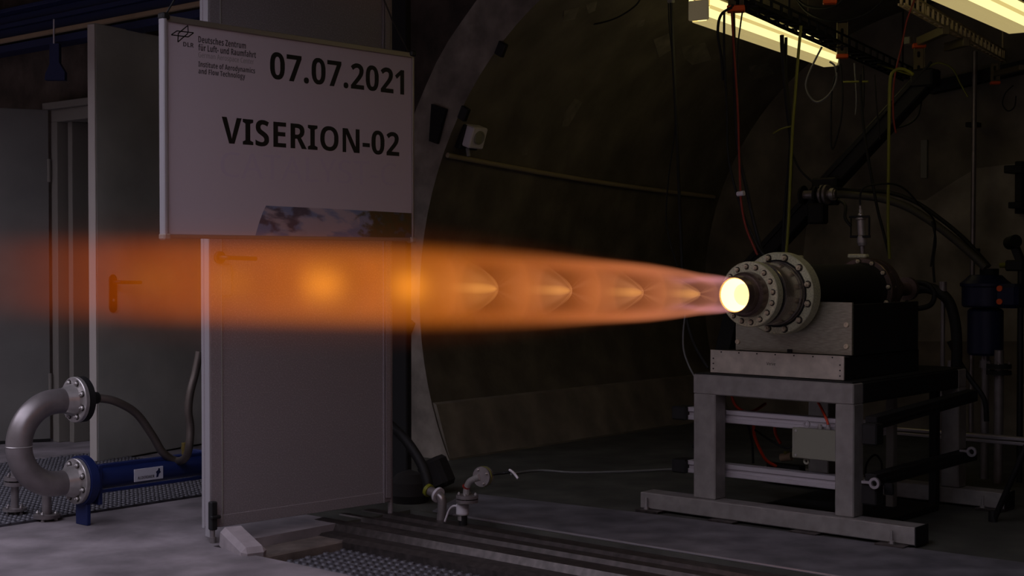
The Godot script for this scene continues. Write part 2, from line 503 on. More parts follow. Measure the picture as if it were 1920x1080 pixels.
	fa.slab(Vector3(-14.0, -0.3, -6.6), Vector3(-13.9, 3.5, -6.8), 0.0)
	struct("wall_front", fa, M.facade, "wall round the tunnel mouth")
	# left: wall with the doorway, its return and the dark sheet behind
	var wl := MB.new()
	wl.slab(Vector3(-14, 0, -5.22), Vector3(-8.46, 3.5, -5.4), 0.0).slab(Vector3(-8.46, 2.17, -5.22), Vector3(-7.62, 3.5, -5.4), 0.0)
	wl.slab(Vector3(-7.82, 0, -5.4), Vector3(-7.66, 3.5, -5.9), 0.0).slab(Vector3(-7.66, 0, -5.76), Vector3(-6.9, 3.5, -5.9), 0.0).slab(Vector3(-7.0, 0, -5.9), Vector3(-6.9, 3.5, -6.7), 0.0)
	struct("wall_left", wl, M.facade, "rendered wall above and beside the doorway")
	struct("wall_shade_sheet", MB.new().slab(Vector3(-9.6, 0, -5.6), Vector3(-7.83, 2.6, -5.66), 0.0), M.shade_black, "dark sheet painted as the unlit room behind the doorway")  # near-black sheet paints the darkness of the unlit room
	var fr := struct("trim_3", MB.new().slab(Vector3(-8.46, 2.09, -5.14), Vector3(-7.6, 2.17, -5.3)).slab(Vector3(-8.5, 2.17, -5.10), Vector3(-7.6, 2.215, -5.3)), M.frame_grey, "grey steel door frame")
	part(fr, "jamb", MB.new().slab(Vector3(-8.46, 0, -5.14), Vector3(-8.39, 2.09, -5.3)).slab(Vector3(-8.36, 0, -5.2), Vector3(-8.31, 2.09, -5.32)), M.frame_grey)
	struct("ceiling", MB.new().slab(Vector3(-14, 3.4, -2.2), Vector3(2.5, 3.6, -6.8), 0.0).slab(Vector3(-7.0, 3.4, -6.8), Vector3(-0.5, 3.6, -9.5), 0.0), M.ceiling_paint, "underside of the roof")
	struct("wall_added_yard", MB.new().slab(Vector3(-14.2, -0.3, 4.2), Vector3(-14, 6.0, -6.8), 0.0).slab(Vector3(-14.2, -0.3, 4.2), Vector3(2.7, 6.0, 4.4), 0.0), M.facade, "unseen walls added round the yard to cut low sky light")  # unseen, added to keep low sky light off the board and tunnel
	struct("wall_added_right", MB.new().slab(Vector3(2.5, -0.3, 4.2), Vector3(2.7, 6.0, -6.8), 0.0), M.facade, "unseen wall added to cut sky light from the right")  # unseen, added to block sky light from this side

func stud_grate(nm: String, label: String, x0: float, x1: float, z0: float, z1: float, top: float, step: float, planks: int, along_x: bool) -> void:
	var g := thing(nm, label, "grating", Vector3((x0 + x1) / 2, top - 0.03, (z0 + z1) / 2))
	# planks side by side, each with pressed studs
	var stud := MB.new()
	stud.lathe(Vector3.ZERO, Vector3.UP, [Vector2(0, step * 0.36), Vector2(step * 0.17, step * 0.24), Vector2(step * 0.17, step * 0.13), Vector2(step * 0.02, step * 0.1)], 7)
	var places := []
	for k in planks:
		var a := Vector3(lerpf(x0, x1, 0.0 if along_x else float(k) / planks), top - 0.025, lerpf(z0, z1, float(k) / planks if along_x else 0.0))
		var b := Vector3(lerpf(x0, x1, 1.0 if along_x else float(k + 1) / planks), top, lerpf(z0, z1, float(k + 1) / planks if along_x else 1.0))
		if along_x: b.z -= signf(z1 - z0) * 0.004
		else: b.x -= signf(x1 - x0) * 0.004
		part(g, "plank", MB.new().slab(a, b, 0.002), M.grate_steel)
	var nx := int(absf(x1 - x0) / step)
	var nz := int(absf(z1 - z0) / step)
	var mm := MultiMesh.new()
	mm.transform_format = MultiMesh.TRANSFORM_3D
	mm.mesh = stud.mesh(Vector3.ZERO)
	mm.instance_count = nx * nz
	for i in nx:
		for j in nz:
			var sx := lerpf(x0, x1, (i + 0.5 + (0.22 if j % 2 else -0.22)) / nx)
			mm.set_instance_transform(i * nz + j, Transform3D(Basis(), Vector3(sx, top, lerpf(z0, z1, (j + 0.5) / nz)) - g.position))
	var mi := MultiMeshInstance3D.new()
	mi.name = "pressed_studs"
	mi.multimesh = mm
	mi.material_override = M.grate_steel
	mi.set_meta("kind", "stuff")
	g.add_child(mi)

func front_floor() -> void:
	stud_grate("drain_grating", "studded steel grating in the channel in front of the sliding rail", -4.68, -2.2, -3.72, -4.27, -0.075, 0.046, 3, true)
	# sliding-gate threshold: stepped steel profile
	var pr := PackedVector2Array([Vector2(4.27, -0.1), Vector2(4.27, -0.045), Vector2(4.30, -0.03), Vector2(4.37, -0.03), Vector2(4.385, 0.0), Vector2(4.44, 0.004), Vector2(4.455, -0.012), Vector2(4.53, -0.012), Vector2(4.545, 0.006), Vector2(4.58, 0.006), Vector2(4.595, -0.01), Vector2(4.67, -0.01), Vector2(4.685, 0.004), Vector2(4.75, 0.004), Vector2(4.76, -0.02), Vector2(4.86, -0.02), Vector2(4.86, -0.1)])
	var xf := Transform3D(Basis(Vector3(0, 0, -1), Vector3.UP, Vector3.RIGHT), Vector3(-5.02, 0, 0))
	solo("threshold_rail", "grooved steel sliding rail running across the tunnel threshold", "rail", Vector3(-3.5, -0.1, -4.56), MB.new().prism(pr, 4.0, xf), M.rail_steel)
	solo("floor_edge_strip", "thin bright metal strip along the edge of the smooth apron", "strip", Vector3(-3.4, 0, -4.88), MB.new().slab(Vector3(-4.6, 0, -4.868), Vector3(-1.6, 0.008, -4.884), 0.002), M.aluminium)
	solo("apron_plate", "smooth paler apron between the rail and the test stand", "plate", Vector3(-3.4, 0, -5.1), MB.new().prism(PackedVector2Array([Vector2(-4.98, 5.38), Vector2(-4.75, 4.89), Vector2(-1.2, 4.89), Vector2(-1.2, 5.62), Vector2(-3.9, 5.5)]), 0.006, Transform3D(Basis(Vector3.RIGHT, Vector3.FORWARD, Vector3.UP), Vector3.ZERO)), M.apron_pale)  # one flat plate, paler than the tunnel floor
	solo("shade_strip", "dark strip painted as shade on the tunnel rim beside the steel door", "post", Vector3(-5.17, 0, -5.2), MB.new().slab(Vector3(Vector3(-5.309, 1.159, -5.15).x, 0, -5.15), Vector3(Vector3(-5.185, 1.16, -5.15).x, 3.4, -5.19), 0.006), M.shade_black)  # dark slab standing in for the shade on the rim beside the door
	# the stone wedge under the door
	var st := MB.new().bar(Vector3(-4.85, 0.035, -3.775), Vector3(-4.595, -0.02, -3.70), 0.11, 0.1, 0.02)
	solo("kerb_stone", "pale chamfered stone block lying under the free corner of the steel door", "stone", Vector3(-4.845, -0.06, -3.775), st, M.block_stone)
	# small pipework at the threshold
	var g := thing("pipe_stub", "bent stainless pipe with white collar and hose rising beside the threshold rail", "pipe", Vector3(-4.563, 0, -4.75))
	part(g, "pipe", MB.new().tube([Vector3(-4.56, 0, -4.75), Vector3(-4.553, 0.077, -4.75), Vector3(-4.563, 0.108, -4.75), Vector3(-4.594, 0.119, -4.75)], 0.021, 12, 6), M.pipe_steel)
	part(g, "collar", MB.new().lathe(Vector3(-4.573, 0.114, -4.75), Vector3(-4.624, 0.131, -4.75) - Vector3(-4.573, 0.114, -4.75), [Vector2(0, 0), Vector2(0, 0.036), Vector2(0.012, 0.036), Vector2(0.012, 0)], 16), M.white_plastic, "white collar")
	part(g, "coupling", MB.new().cyl(Vector3(-4.595, 0.118, -4.755), Vector3(-4.651, 0.129, -4.76), 0.022, 12), M.pipe_steel)
	part(g, "cap_ring", MB.new().cyl(Vector3(-4.641, 0.125, -4.76), Vector3(-4.658, 0.131, -4.76), 0.03, 12), M.yellow_cable, "yellow ring")
	part(g, "hose", MB.new().tube([Vector3(-4.671, 0.124, -4.78), Vector3(-4.678, 0.171, -4.78), Vector3(-4.716, 0.242, -4.78), Vector3(-4.804, 0.334, -4.78), Vector3(-4.911, 0.402, -4.78), Vector3(-5.039, 0.469, -4.78)], 0.024, 10), M.black_rubber, "black hose going up behind the door")
	var v := thing("threshold_valve", "small flanged stainless valve with white tag standing on the threshold rail", "valve", Vector3(-4.376, 0, -4.7))
	part(v, "neck", MB.new().cyl(Vector3(-4.395, 0.002, -4.72), Vector3(-4.395, 0.058, -4.72), 0.02, 12), M.black_plastic)
	part(v, "body", MB.new().cyl(Vector3(-4.398, 0.026, -4.72), Vector3(-4.398, 0.11, -4.72), 0.021, 14).cyl(Vector3(-4.398, 0.05, -4.72), Vector3(-4.398, 0.062, -4.72), 0.028, 14), M.stainless)
	part(v, "tag", MB.new().cyl(Vector3(-4.398, 0.055, -4.72), Vector3(-4.398, 0.098, -4.72), 0.0285, 18), M.white_plastic, "white tag wrapped round the body")
	part(v, "flange", MB.new().cyl(Vector3(-4.369, 0.109, -4.72), Vector3(-4.369, 0.123, -4.72), 0.05, 20).cyl(Vector3(-4.369, 0.128, -4.72), Vector3(-4.369, 0.142, -4.72), 0.05, 20), M.pipe_steel)
	bolts(v, "bolt", Vector3(-4.369, 0.142, -4.72), Vector3.UP, 0.038, 4, 0.007, 0.5, M.stainless, 0.02)
	part(v, "riser", MB.new().tube([Vector3(-4.375, 0.137, -4.72), Vector3(-4.372, 0.171, -4.72), Vector3(-4.356, 0.201, -4.72), Vector3(-4.323, 0.219, -4.72), Vector3(-4.291, 0.231, -4.72)], 0.015, 10), M.stainless)
	part(v, "red_ring", MB.new().cyl(Vector3(-4.375, 0.175, -4.72), Vector3(-4.372, 0.181, -4.72), 0.019, 12), M.red_cable, "red ring")
	var ax: Vector3 = (Vector3(-4.307, 0.225, -4.78) - Vector3(-4.298, 0.228, -4.72)).normalized()
	part(v, "end_flange", MB.new().cyl(Vector3(-4.285, 0.232, -4.72), Vector3(-4.285, 0.232, -4.72) + ax * 0.014, 0.045, 18).cyl(Vector3(-4.285, 0.232, -4.72) + ax * 0.02, Vector3(-4.285, 0.232, -4.72) + ax * 0.034, 0.045, 18), M.pipe_steel)
	bolts(v, "bolt", Vector3(-4.285, 0.232, -4.72), -ax, 0.034, 4, 0.006, 0.5, M.stainless, 0.04)
	part(v, "yellow_seal", MB.new().cyl(Vector3(-4.285, 0.232, -4.72) + ax * 0.014, Vector3(-4.285, 0.232, -4.72) + ax * 0.02, 0.046, 18), M.yellow_cable)
	part(v, "lead", MB.new().tube([Vector3(-4.285, 0.232, -4.72) + ax * 0.034, Vector3(-4.248, 0.243, -4.76), Vector3(-4.22, 0.246, -4.8), Vector3(-4.185, 0.254, -4.8)], 0.006, 8), M.black_rubber)
	part(v, "tie", MB.new().tube([Vector3(-4.188, 0.263, -4.8), Vector3(-4.166, 0.254, -4.8), Vector3(-4.138, 0.23, -4.8)], 0.006, 6), M.white_plastic, "white cable tie end")
	part(v, "side_tube", MB.new().tube([Vector3(-4.396, 0.089, -4.7), Vector3(-4.435, 0.087, -4.7), Vector3(-4.462, 0.065, -4.7), Vector3(-4.488, 0.011, -4.7)], 0.005, 8), M.white_plastic, "thin white side tube")
	solo("rubble_lump", "dark jagged lump leaning beside the foot of the tunnel rim", "rubble", Vector3(-5.076, 0, -5.3), MB.new().box(Vector3(-5.141, 0.094, -5.32), Vector3(0.16, 0.16, 0.1), Basis(Vector3(0.3, 0.2, 1).normalized(), 0.45), 0.02), M.rock_dark)
	solo("cloth_bundle", "dark crumpled bundle on the floor behind the steel door", "bundle", Vector3(-5.007, 0, -5), MB.new().lathe(Vector3(-5.034, 0, -5.02), Vector3.UP, [Vector2(0, 0.09), Vector2(0.04, 0.11), Vector2(0.1, 0.1), Vector2(0.14, 0.06), Vector2(0.16, 0)], 14), M.rock_dark)
	cable("thin pale cable lying on the tunnel floor from the threshold valve towards the stand", [Vector3(-5.226, 0.006, -6.003), Vector3(-5.2, 0.006, -6.211), Vector3(-4.991, 0.006, -6.286), Vector3(-4.79, 0.006, -6.514), Vector3(-4.652, 0.006, -6.743), Vector3(-4.508, 0.006, -6.895)], 0.007, M.grey_cable)
	solo("dry_leaf", "brown dry leaf on the grating by the rail's far end", "leaf", Vector3(-4.616, -0.065, -4.528), MB.new().prism(PackedVector2Array([Vector2(-0.06, 0), Vector2(-0.02, 0.02), Vector2(0.05, 0.012), Vector2(0.07, -0.004), Vector2(0.0, -0.018)]), 0.004, xfm(Vector3(-4.619, -0.066, -4.532), Vector3(0.7, 0, -0.7), Vector3(0.7, 0.2, 0.7))), M.leaf_brown)

func left_side() -> void:
	stud_grate("yard_grating", "wide studded steel grating under the bent pipe and blue pipe", -7.7, -5.93, -2.6, -5.0, 0.012, 0.036, 5, false)
	# the bent pipe
	var a := -5.715
	var u := thing("bent_pipe", "thick brushed steel pipe bent in a half circle with a flange at each end", "pipe", Vector3(-5.715, 0.23, -3.368))
	var yl := 0.2
	var yu := 0.567
	var zc := -3.49
	var pts := []
	var rr := (yu - yl) / 2
	pts.append(Vector3(a, yl, zc - 0.07))
	for k in 13:
		var t := PI * k / 12
		pts.append(Vector3(a, yl + rr - rr * cos(t), zc + rr * sin(t)))
	pts.append(Vector3(a, yu, zc - 0.07))
	part(u, "bend", MB.new().tube(pts, 0.056, 24, 5), M.pipe_steel)
	part(u, "weld_seam", MB.new().lathe(Vector3(a, yl + rr, zc + rr), Vector3.UP, [Vector2(-0.003, 0.0555), Vector2(0, 0.0585), Vector2(0.003, 0.0555)], 24), M.stainless)
	for yy in [yl, yu]:
		part(u, "neck", MB.new().lathe(Vector3(a, yy, zc - 0.03), Vector3.FORWARD, [Vector2(0, 0.0565), Vector2(0.045, 0.072), Vector2(0.065, 0.072)], 24), M.stainless)
		var fl := part(u, "flange", MB.new().lathe(Vector3(a, yy, zc - 0.085), Vector3.FORWARD, [Vector2(0, 0), Vector2(0, 0.1), Vector2(0.003, 0.103), Vector2(0.02, 0.103), Vector2(0.022, 0)], 32), M.stainless)
		var is_low := is_equal_approx(yy, yl)
		bolts(u, "bolt", Vector3(a, yy, zc - 0.085), Vector3.BACK, 0.081, 8, 0.0105, 0.39, M.stainless, 0.024)
	# blind flange behind the upper one
	part(u, "counter_flange", MB.new().lathe(Vector3(a, yu, zc - 0.11), Vector3.FORWARD, [Vector2(0, 0), Vector2(0, 0.103), Vector2(0.026, 0.103), Vector2(0.03, 0.06), Vector2(0.07, 0.03), Vector2(0.1, 0.026), Vector2(0.1, 0)], 32), M.black_paint, "dark counter flange")
	# blue pump casing along the wall
	var bl := thing("blue_pipe", "blue painted pipe with white label lying behind the bent pipe's lower flange", "pipe", Vector3(a, 0, -3.66))
	part(bl, "flange", MB.new().lathe(Vector3(a, yl, zc - 0.108), Vector3.FORWARD, [Vector2(0, 0), Vector2(0, 0.112), Vector2(0.04, 0.112), Vector2(0.044, 0)], 32), M.blue_paint)
	part(bl, "casing", MB.new().lathe(Vector3(a, yl, zc - 0.15), Vector3.FORWARD, [Vector2(0, 0.06), Vector2(0.04, 0.06), Vector2(0.045, 0.052), Vector2(0.9, 0.05), Vector2(0.9, 0)], 24), M.blue_paint)
	part(bl, "rib", MB.new().slab(Vector3(a - 0.02, yl + 0.045, zc - 0.13), Vector3(a + 0.02, yl + 0.062, zc - 1.0)).slab(Vector3(a + 0.045, yl - 0.06, zc - 0.14), Vector3(a + 0.062, yl - 0.045, zc - 1.0)), M.blue_paint)
	part(bl, "end_plate", MB.new().slab(Vector3(a - 0.07, yl - 0.11, zc - 0.165), Vector3(a + 0.075, yl + 0.07, zc - 0.185)), M.blue_paint)
	part(bl, "end_plate", MB.new().slab(Vector3(a - 0.07, yl - 0.07, zc - 0.78), Vector3(a + 0.07, yl + 0.07, zc - 0.8)), M.blue_paint)
	part(bl, "foot", MB.new().slab(Vector3(a - 0.04, 0, zc - 0.118), Vector3(a + 0.05, 0.1, zc - 0.14)), M.blue_paint)
	var lx := xfm(Vector3(a + 0.0535, 0, 0), Vector3(0, 0, -1), Vector3.UP)
	var lab := part(bl, "label", MB.new().box(Vector3(a + 0.053, yl - 0.002, -3.935), Vector3(0.006, 0.058, 0.158), Basis(), 0.001), M.label_white, "white label with dark print")
	var lx2 := xfm(Vector3(a + 0.0562, yl - 0.002, -3.935), Vector3(0, 0, -1), Vector3.UP)
	text(lab, "lettering", "ALDERDAER", lx2, Vector2(-0.062, -0.019), 0.013, 0.092, M.ink_grey)
	part(lab, "emblem", MB.new().prism(PackedVector2Array([Vector2(0.04, -0.02), Vector2(0.05, -0.018), Vector2(0.055, -0.004), Vector2(0.066, 0.002), Vector2(0.06, 0.01), Vector2(0.06, 0.02), Vector2(0.052, 0.022), Vector2(0.05, 0.014), Vector2(0.038, 0.006), Vector2(0.042, -0.004)]), 0.001, lx2), M.navy_paint)
	# ribbed steel hose from the upper flange, down and up again behind the steel door
	var hp := [Vector3(a, yu, zc - 0.2)]
	hp.append_array([Vector3(-5.69, 0.548, -3.773), Vector3(-5.69, 0.483, -3.887), Vector3(-5.69, 0.375, -3.974), Vector3(-5.69, 0.287, -4.033), Vector3(-5.69, 0.238, -4.109)])
	hp.append_array([Vector3(-5.6, 0.263, -4.098), Vector3(-5.55, 0.327, -4.083), Vector3(-5.55, 0.414, -4.089), Vector3(-5.55, 0.49, -4.078), Vector3(-5.55, 0.576, -4.09), Vector3(-5.55, 0.662, -4.118), Vector3(-5.55, 0.761, -4.143)])
	solo("steel_hose", "braided steel hose sagging from the upper flange and rising beside the steel door", "hose", hp[0], MB.new().tube(hp, 0.019, 12, 8), M.hose_steel)
	solo("brass_fitting", "small brass fitting on the blue pipe beside the hose", "fitting", Vector3(-5.7, 0.267, -4.165), MB.new().cyl(Vector3(-5.7, 0.252, -4.165), Vector3(-5.7, 0.319, -4.165), 0.014, 8, 0.002).cyl(Vector3(-5.7, 0.288, -4.165), Vector3(-5.7, 0.298, -4.165), 0.018, 6), M.brass)
	# drain pipe at the far left with a flange pair and a post beside it
	var d := thing("drain_pipe", "thin grey vertical pipe with a flange pair at the far left", "pipe", Vector3(-6.123, 0, -3.52))
	part(d, "pipe", MB.new().cyl(Vector3(-6.123, 0, -3.52), Vector3(-6.119, 0.276, -3.52), 0.018, 14), M.pipe_steel)
	part(d, "branch", MB.new().tube([Vector3(-6.119, 0.266, -3.52), Vector3(-6.1, 0.303, -3.52), Vector3(-6.053, 0.322, -3.52)], 0.018, 12), M.pipe_steel)
	part(d, "flange", MB.new().cyl(Vector3(-6.121, 0.149, -3.52), Vector3(-6.12, 0.167, -3.52), 0.05, 22).cyl(Vector3(-6.12, 0.172, -3.52), Vector3(-6.12, 0.189, -3.52), 0.05, 22), M.pipe_steel)
	bolts(d, "bolt", Vector3(-6.12, 0.189, -3.52), Vector3.UP, 0.038, 4, 0.008, 0.2, M.pipe_steel, 0.035)
	part(d, "base_flange", MB.new().cyl(Vector3(-6.123, 0, -3.52) + Vector3(0, 0.03, 0), Vector3(-6.123, 0, -3.52) + Vector3(0, 0.042, 0), 0.055, 20).cyl(Vector3(-6.123, 0, -3.52), Vector3(-6.123, 0, -3.52) + Vector3(0, 0.03, 0), 0.02, 12), M.pipe_steel)
	bolts(d, "bolt", Vector3(-6.123, 0, -3.52) + Vector3(0, 0.042, 0), Vector3.UP, 0.042, 4, 0.008, 0.2, M.pipe_steel, 0.02)
	var po := thing("support_post", "short round steel post on a bolted foot flange below the bent pipe", "post", Vector3(-5.932, 0, -3.57))
	part(po, "tube", MB.new().cyl(Vector3(-5.932, 0, -3.57), Vector3(Vector3(-5.932, 0, -3.57).x, 0.19, Vector3(-5.932, 0, -3.57).z), 0.022, 16), M.pipe_steel)
	part(po, "foot_flange", MB.new().cyl(Vector3(-5.932, 0, -3.57) + Vector3(0, 0.012, 0), Vector3(-5.932, 0, -3.57) + Vector3(0, 0.028, 0), 0.06, 22), M.pipe_steel)
	bolts(po, "bolt", Vector3(-5.932, 0, -3.57) + Vector3(0, 0.028, 0), Vector3.UP, 0.044, 4, 0.009, 0.6, M.stainless, 0.02)
	# blue crane beam under the ceiling
	var p0: Vector3 = Vector3(-9.12, 2.587, -5)
	var p1: Vector3 = Vector3(-6.557, 2.612, -5)
	var by := 2.62
	var be := thing("crane_beam", "blue steel crane beam with a pale rail under the ceiling at the upper left", "beam", Vector3(-8, 2.6, -5.05))
	part(be, "web", MB.new().slab(Vector3(-12.5, by + 0.035, -5.04), Vector3(-5.6, by + 0.19, -5.08)), M.beam_blue)
	part(be, "lower_flange", MB.new().slab(Vector3(-12.5, by - 0.055, -5.0), Vector3(-5.6, by - 0.01, -5.14)), M.beam_blue)
	part(be, "upper_flange", MB.new().slab(Vector3(-12.5, by + 0.19, -4.955), Vector3(-5.6, by + 0.215, -5.14)).slab(Vector3(-12.5, by + 0.1, -5.0), Vector3(-5.6, by + 0.13, -5.04)), M.beam_blue)
	part(be, "conductor_rail", MB.new().slab(Vector3(-12.5, by, -4.97), Vector3(-5.6, by + 0.028, -5.0)), M.beam_strip, "pale rail along the beam")
	part(be, "hanger", MB.new().slab(Vector3(-12.2, by + 0.21, -5.02), Vector3(-12.1, 3.4, -5.1)), M.beam_blue)
	part(be, "hanger", MB.new().slab(Vector3(-5.9, by + 0.21, -5.02), Vector3(-5.8, 3.4, -5.1)), M.beam_blue)
	part(be, "cross_beam", MB.new().bar(Vector3(-9.55, 2.9, -5.0), Vector3(-9.9, 2.9, -3.0), 0.1, 0.14), M.beam_blue)
	part(be, "cross_hanger", MB.new().slab(Vector3(-9.9, 2.95, -3.2), Vector3(-9.8, 3.4, -3.3)), M.beam_blue)
	var pe := thing("crane_pendant", "blue paddle shaped crane pendant hanging on a white cord", "control", Vector3(-8.104, 2.321, -4.965))
	part(pe, "cord", MB.new().cyl(Vector3(-8.132, 2.551, -4.965), Vector3(-8.13, 2.704, -4.965), 0.0055, 8), M.white_plastic)
	part(pe, "grip", MB.new().prism(PackedVector2Array([Vector2(-0.028, 0.23), Vector2(0.032, 0.23), Vector2(0.032, 0.11), Vector2(0.068, 0.05), Vector2(0.066, 0.0), Vector2(-0.06, 0.0), Vector2(-0.055, 0.04), Vector2(-0.028, 0.1)]), 0.05, xfm(Vector3(-8.162, 2.323, -5), Vector3(0.755, 0, -0.656), Vector3.UP)), M.blue_paint)

func doors_and_sign() -> void:
	# grey steel leaf of the left double door
	var ld := thing("door_leaf", "white door leaf cut off by the left edge of the photo, standing open", "door", Vector3(-8.5, 0, -5.1))
	part(ld, "panel", MB.new().bar(Vector3(-8.48, 1.095, -5.13), Vector3(-8.86, 1.095, -4.25), 0.05, 2.15), M.door_grey)
	for y in [0.3, 1.7]:
		part(ld, "hinge", MB.new().cyl(Vector3(-8.455, y, -5.12), Vector3(-8.455, y + 0.15, -5.12), 0.012, 10), M.frame_grey)
	part(ld, "foot_seal", MB.new().bar(Vector3(-8.48, 0.011, -5.13), Vector3(-8.86, 0.011, -4.25), 0.04, 0.02), M.black_rubber)
	# white leaf in the middle
	var A0 := Vector3(-7.36, 0, -4.745)
	var A1 := Vector3(-7.60, 0, -5.70)
	var al := (A1 - A0).normalized()
	var out := Vector3(-al.z, 0, al.x)
	if out.x < 0.0: out = -out
	var wd := thing("door_leaf", "tall white door leaf with black long-plate handle, standing open beside the steel door", "door", A0)
	part(wd, "panel", MB.new().bar(A0 + Vector3(0, 1.29, 0), A1 + Vector3(0, 1.29, 0), 0.05, 2.56, 0.004), M.door_white)
	part(wd, "edge_strip", MB.new().box(A0 + Vector3(0, 1.29, 0) + Vector3(-0.004, 0, 0) - al * 0.005, Vector3(0.056, 2.55, 0.012), Basis(out, Vector3.UP, out.cross(Vector3.UP)), 0.003), M.door_edge, "pale folded edge")
	part(wd, "foot_seal", MB.new().bar(A0 + Vector3(0, 0.006, 0), A1 + Vector3(0, 0.006, 0), 0.03, 0.012), M.black_rubber)
	var hx := xfm(A0 + out * 0.026 + al * 0.0, al, Vector3.UP)
	var hd := part(wd, "handle", MB.new().prism(capsule(Vector2(0.125, 0.882), 0.03, 0.225), 0.009, hx), M.black_plastic, "black long-plate lever handle")
	part(hd, "lever", MB.new().tube([hx * Vector3(0.125, 1.062, 0.0), hx * Vector3(0.125, 1.062, 0.05), hx * Vector3(0.16, 1.06, 0.058), hx * Vector3(0.305, 1.057, 0.058)], 0.011, 10), M.black_plastic)
	part(hd, "key_hole", MB.new().cyl(hx * Vector3(0.125, 0.955, 0.008), hx * Vector3(0.125, 0.955, 0.012), 0.009, 12), M.stainless)
	# galvanised steel door
	var B0 := Vector3(-4.94, 0, -3.745)
	var B1 := Vector3(-4.845, 0, -4.71)
	var bl := (B1 - B0).normalized()
	var bo := Vector3(-bl.z, 0, bl.x)
	if bo.x < 0.0: bo = -bo
	var tx := xfm(B0, bl, Vector3.UP) # z of this frame points out of the leaf, to the camera
	var w := B0.distance_to(B1)
	var sd := thing("steel_door", "tall galvanised steel door standing open behind the hanging board", "door", B0)
	part(sd, "leaf", MB.new().box(tx * Vector3(w / 2, 1.42, -0.03), Vector3(w, 2.72, 0.056), tx.basis, 0.004), M.galvanised)
	part(sd, "edge_profile", MB.new().box(tx * Vector3(-0.002, 1.40, -0.02), Vector3(0.01, 2.76, 0.036), tx.basis, 0.003).box(tx * Vector3(0.03, 1.41, -0.066), Vector3(0.06, 2.72, 0.022), tx.basis, 0.003), M.edge_plain, "bright folded edge of the door")
	part(sd, "rebate", MB.new().box(tx * Vector3(w - 0.045, 1.42, 0.001), Vector3(0.006, 2.72, 0.012), tx.basis, 0.002).box(tx * Vector3(w - 0.02, 1.42, 0.0), Vector3(0.03, 2.68, 0.01), tx.basis, 0.002), M.galvanised)
	part(sd, "seam", MB.new().box(tx * Vector3(0.055, 1.42, 0.0), Vector3(0.004, 2.7, 0.006), tx.basis, 0.001), M.frame_grey)
	part(sd, "kick_fold", MB.new().box(tx * Vector3(w / 2, 0.085, -0.002), Vector3(w - 0.08, 0.05, 0.008), tx.basis, 0.002), M.galvanised)
	var sh := part(sd, "handle", MB.new().lathe(tx * Vector3(0.045, 1.205, -0.006), tx.basis.z, [Vector2(0, 0.027), Vector2(0.012, 0.027), Vector2(0.016, 0.022), Vector2(0.016, 0)], 20), M.black_plastic, "black round-rose lever handle")
	part(sh, "lever", MB.new().tube([tx * Vector3(0.045, 1.205, 0.0), tx * Vector3(0.045, 1.205, 0.05), tx * Vector3(0.075, 1.203, 0.058), tx * Vector3(0.19, 1.2, 0.058)], 0.0095, 10), M.black_plastic)
	part(sd, "lock_plate", MB.new().box(tx * Vector3(0.078, 1.11, 0.0), Vector3(0.05, 0.13, 0.004), tx.basis, 0.001), M.galvanised)
	var db := part(sd, "drop_bolt", MB.new().box(tx * Vector3(0.0, 0.115, 0.012), Vector3(0.03, 0.12, 0.03), tx.basis, 0.004).box(tx * Vector3(0.004, 0.11, 0.026), Vector3(0.045, 0.014, 0.02), tx.basis, 0.003), M.black_paint, "black drop bolt")
	part(db, "rod", MB.new().cyl(tx * Vector3(0.0, 0.0, 0.012), tx * Vector3(0.0, 0.16, 0.012), 0.009, 10).cyl(tx * Vector3(0.0, 0.0, 0.012), tx * Vector3(0.0, 0.025, 0.012), 0.014, 10), M.pipe_steel)
	part(sd, "hinge_pin", MB.new().cyl(tx * Vector3(w + 0.01, 0.0, -0.02), tx * Vector3(w + 0.01, 2.7, -0.02), 0.012, 10), M.galvanised)
	# hanging board
	var sx := xfm(Vector3(-4.6, 1.278, -3.268), Vector3(0, 0, -1), Vector3.UP)
	var W := 1.352
	var H := 0.848
	var sg := thing("hanging_board", "white printed board with date and name in black letters, hanging from wires", "sign", Vector3(-4.6, 1.278, -3.944))
	part(sg, "board", MB.new().box(sx * Vector3(W / 2, H / 2, -0.012), Vector3(W - 0.02, H - 0.02, 0.016), sx.basis, 0.001), M.sign_white)
	part(sg, "frame", MB.new().box(sx * Vector3(W / 2, H - 0.012, -0.01), Vector3(W, 0.024, 0.026), sx.basis, 0.003).box(sx * Vector3(W / 2, 0.008, -0.01), Vector3(W, 0.016, 0.026), sx.basis, 0.003).box(sx * Vector3(W - 0.007, H / 2, -0.01), Vector3(0.014, H, 0.026), sx.basis, 0.003), M.sign_frame)
	part(sg, "side_rail", MB.new().box(sx * Vector3(0.007, H / 2, -0.006), Vector3(0.018, H, 0.034), sx.basis, 0.004).box(sx * Vector3(0.022, H / 2, -0.008), Vector3(0.01, H - 0.03, 0.02), sx.basis, 0.002), M.edge_plain)
	for c in [Vector2(0.012, 0.006), Vector2(0.012, H - 0.004), Vector2(W - 0.012, 0.006), Vector2(W - 0.012, H - 0.004)]:
		part(sg, "corner_cap", MB.new().box(sx * Vector3(c.x, c.y, -0.006), Vector3(0.034, 0.026, 0.04), sx.basis, 0.006), M.black_plastic if c.y > 0.4 else M.frame_grey)
	var hook: Vector3 = sx * Vector3(W / 2, 1.9, -0.01)
	part(sg, "wire", MB.new().tube([sx * Vector3(0.015, H, -0.006), sx * Vector3(0.07, H + 0.08, -0.006), hook], 0.0035, 6, 2), M.black_plastic)
	part(sg, "wire", MB.new().tube([sx * Vector3(W - 0.015, H, -0.006), sx * Vector3(W - 0.13, H + 0.13, -0.006), hook], 0.0035, 6, 2), M.black_plastic)
	part(sg, "hook", MB.new().cyl(hook, Vector3(hook.x, 3.4, hook.z), 0.008, 8), M.black_plastic)
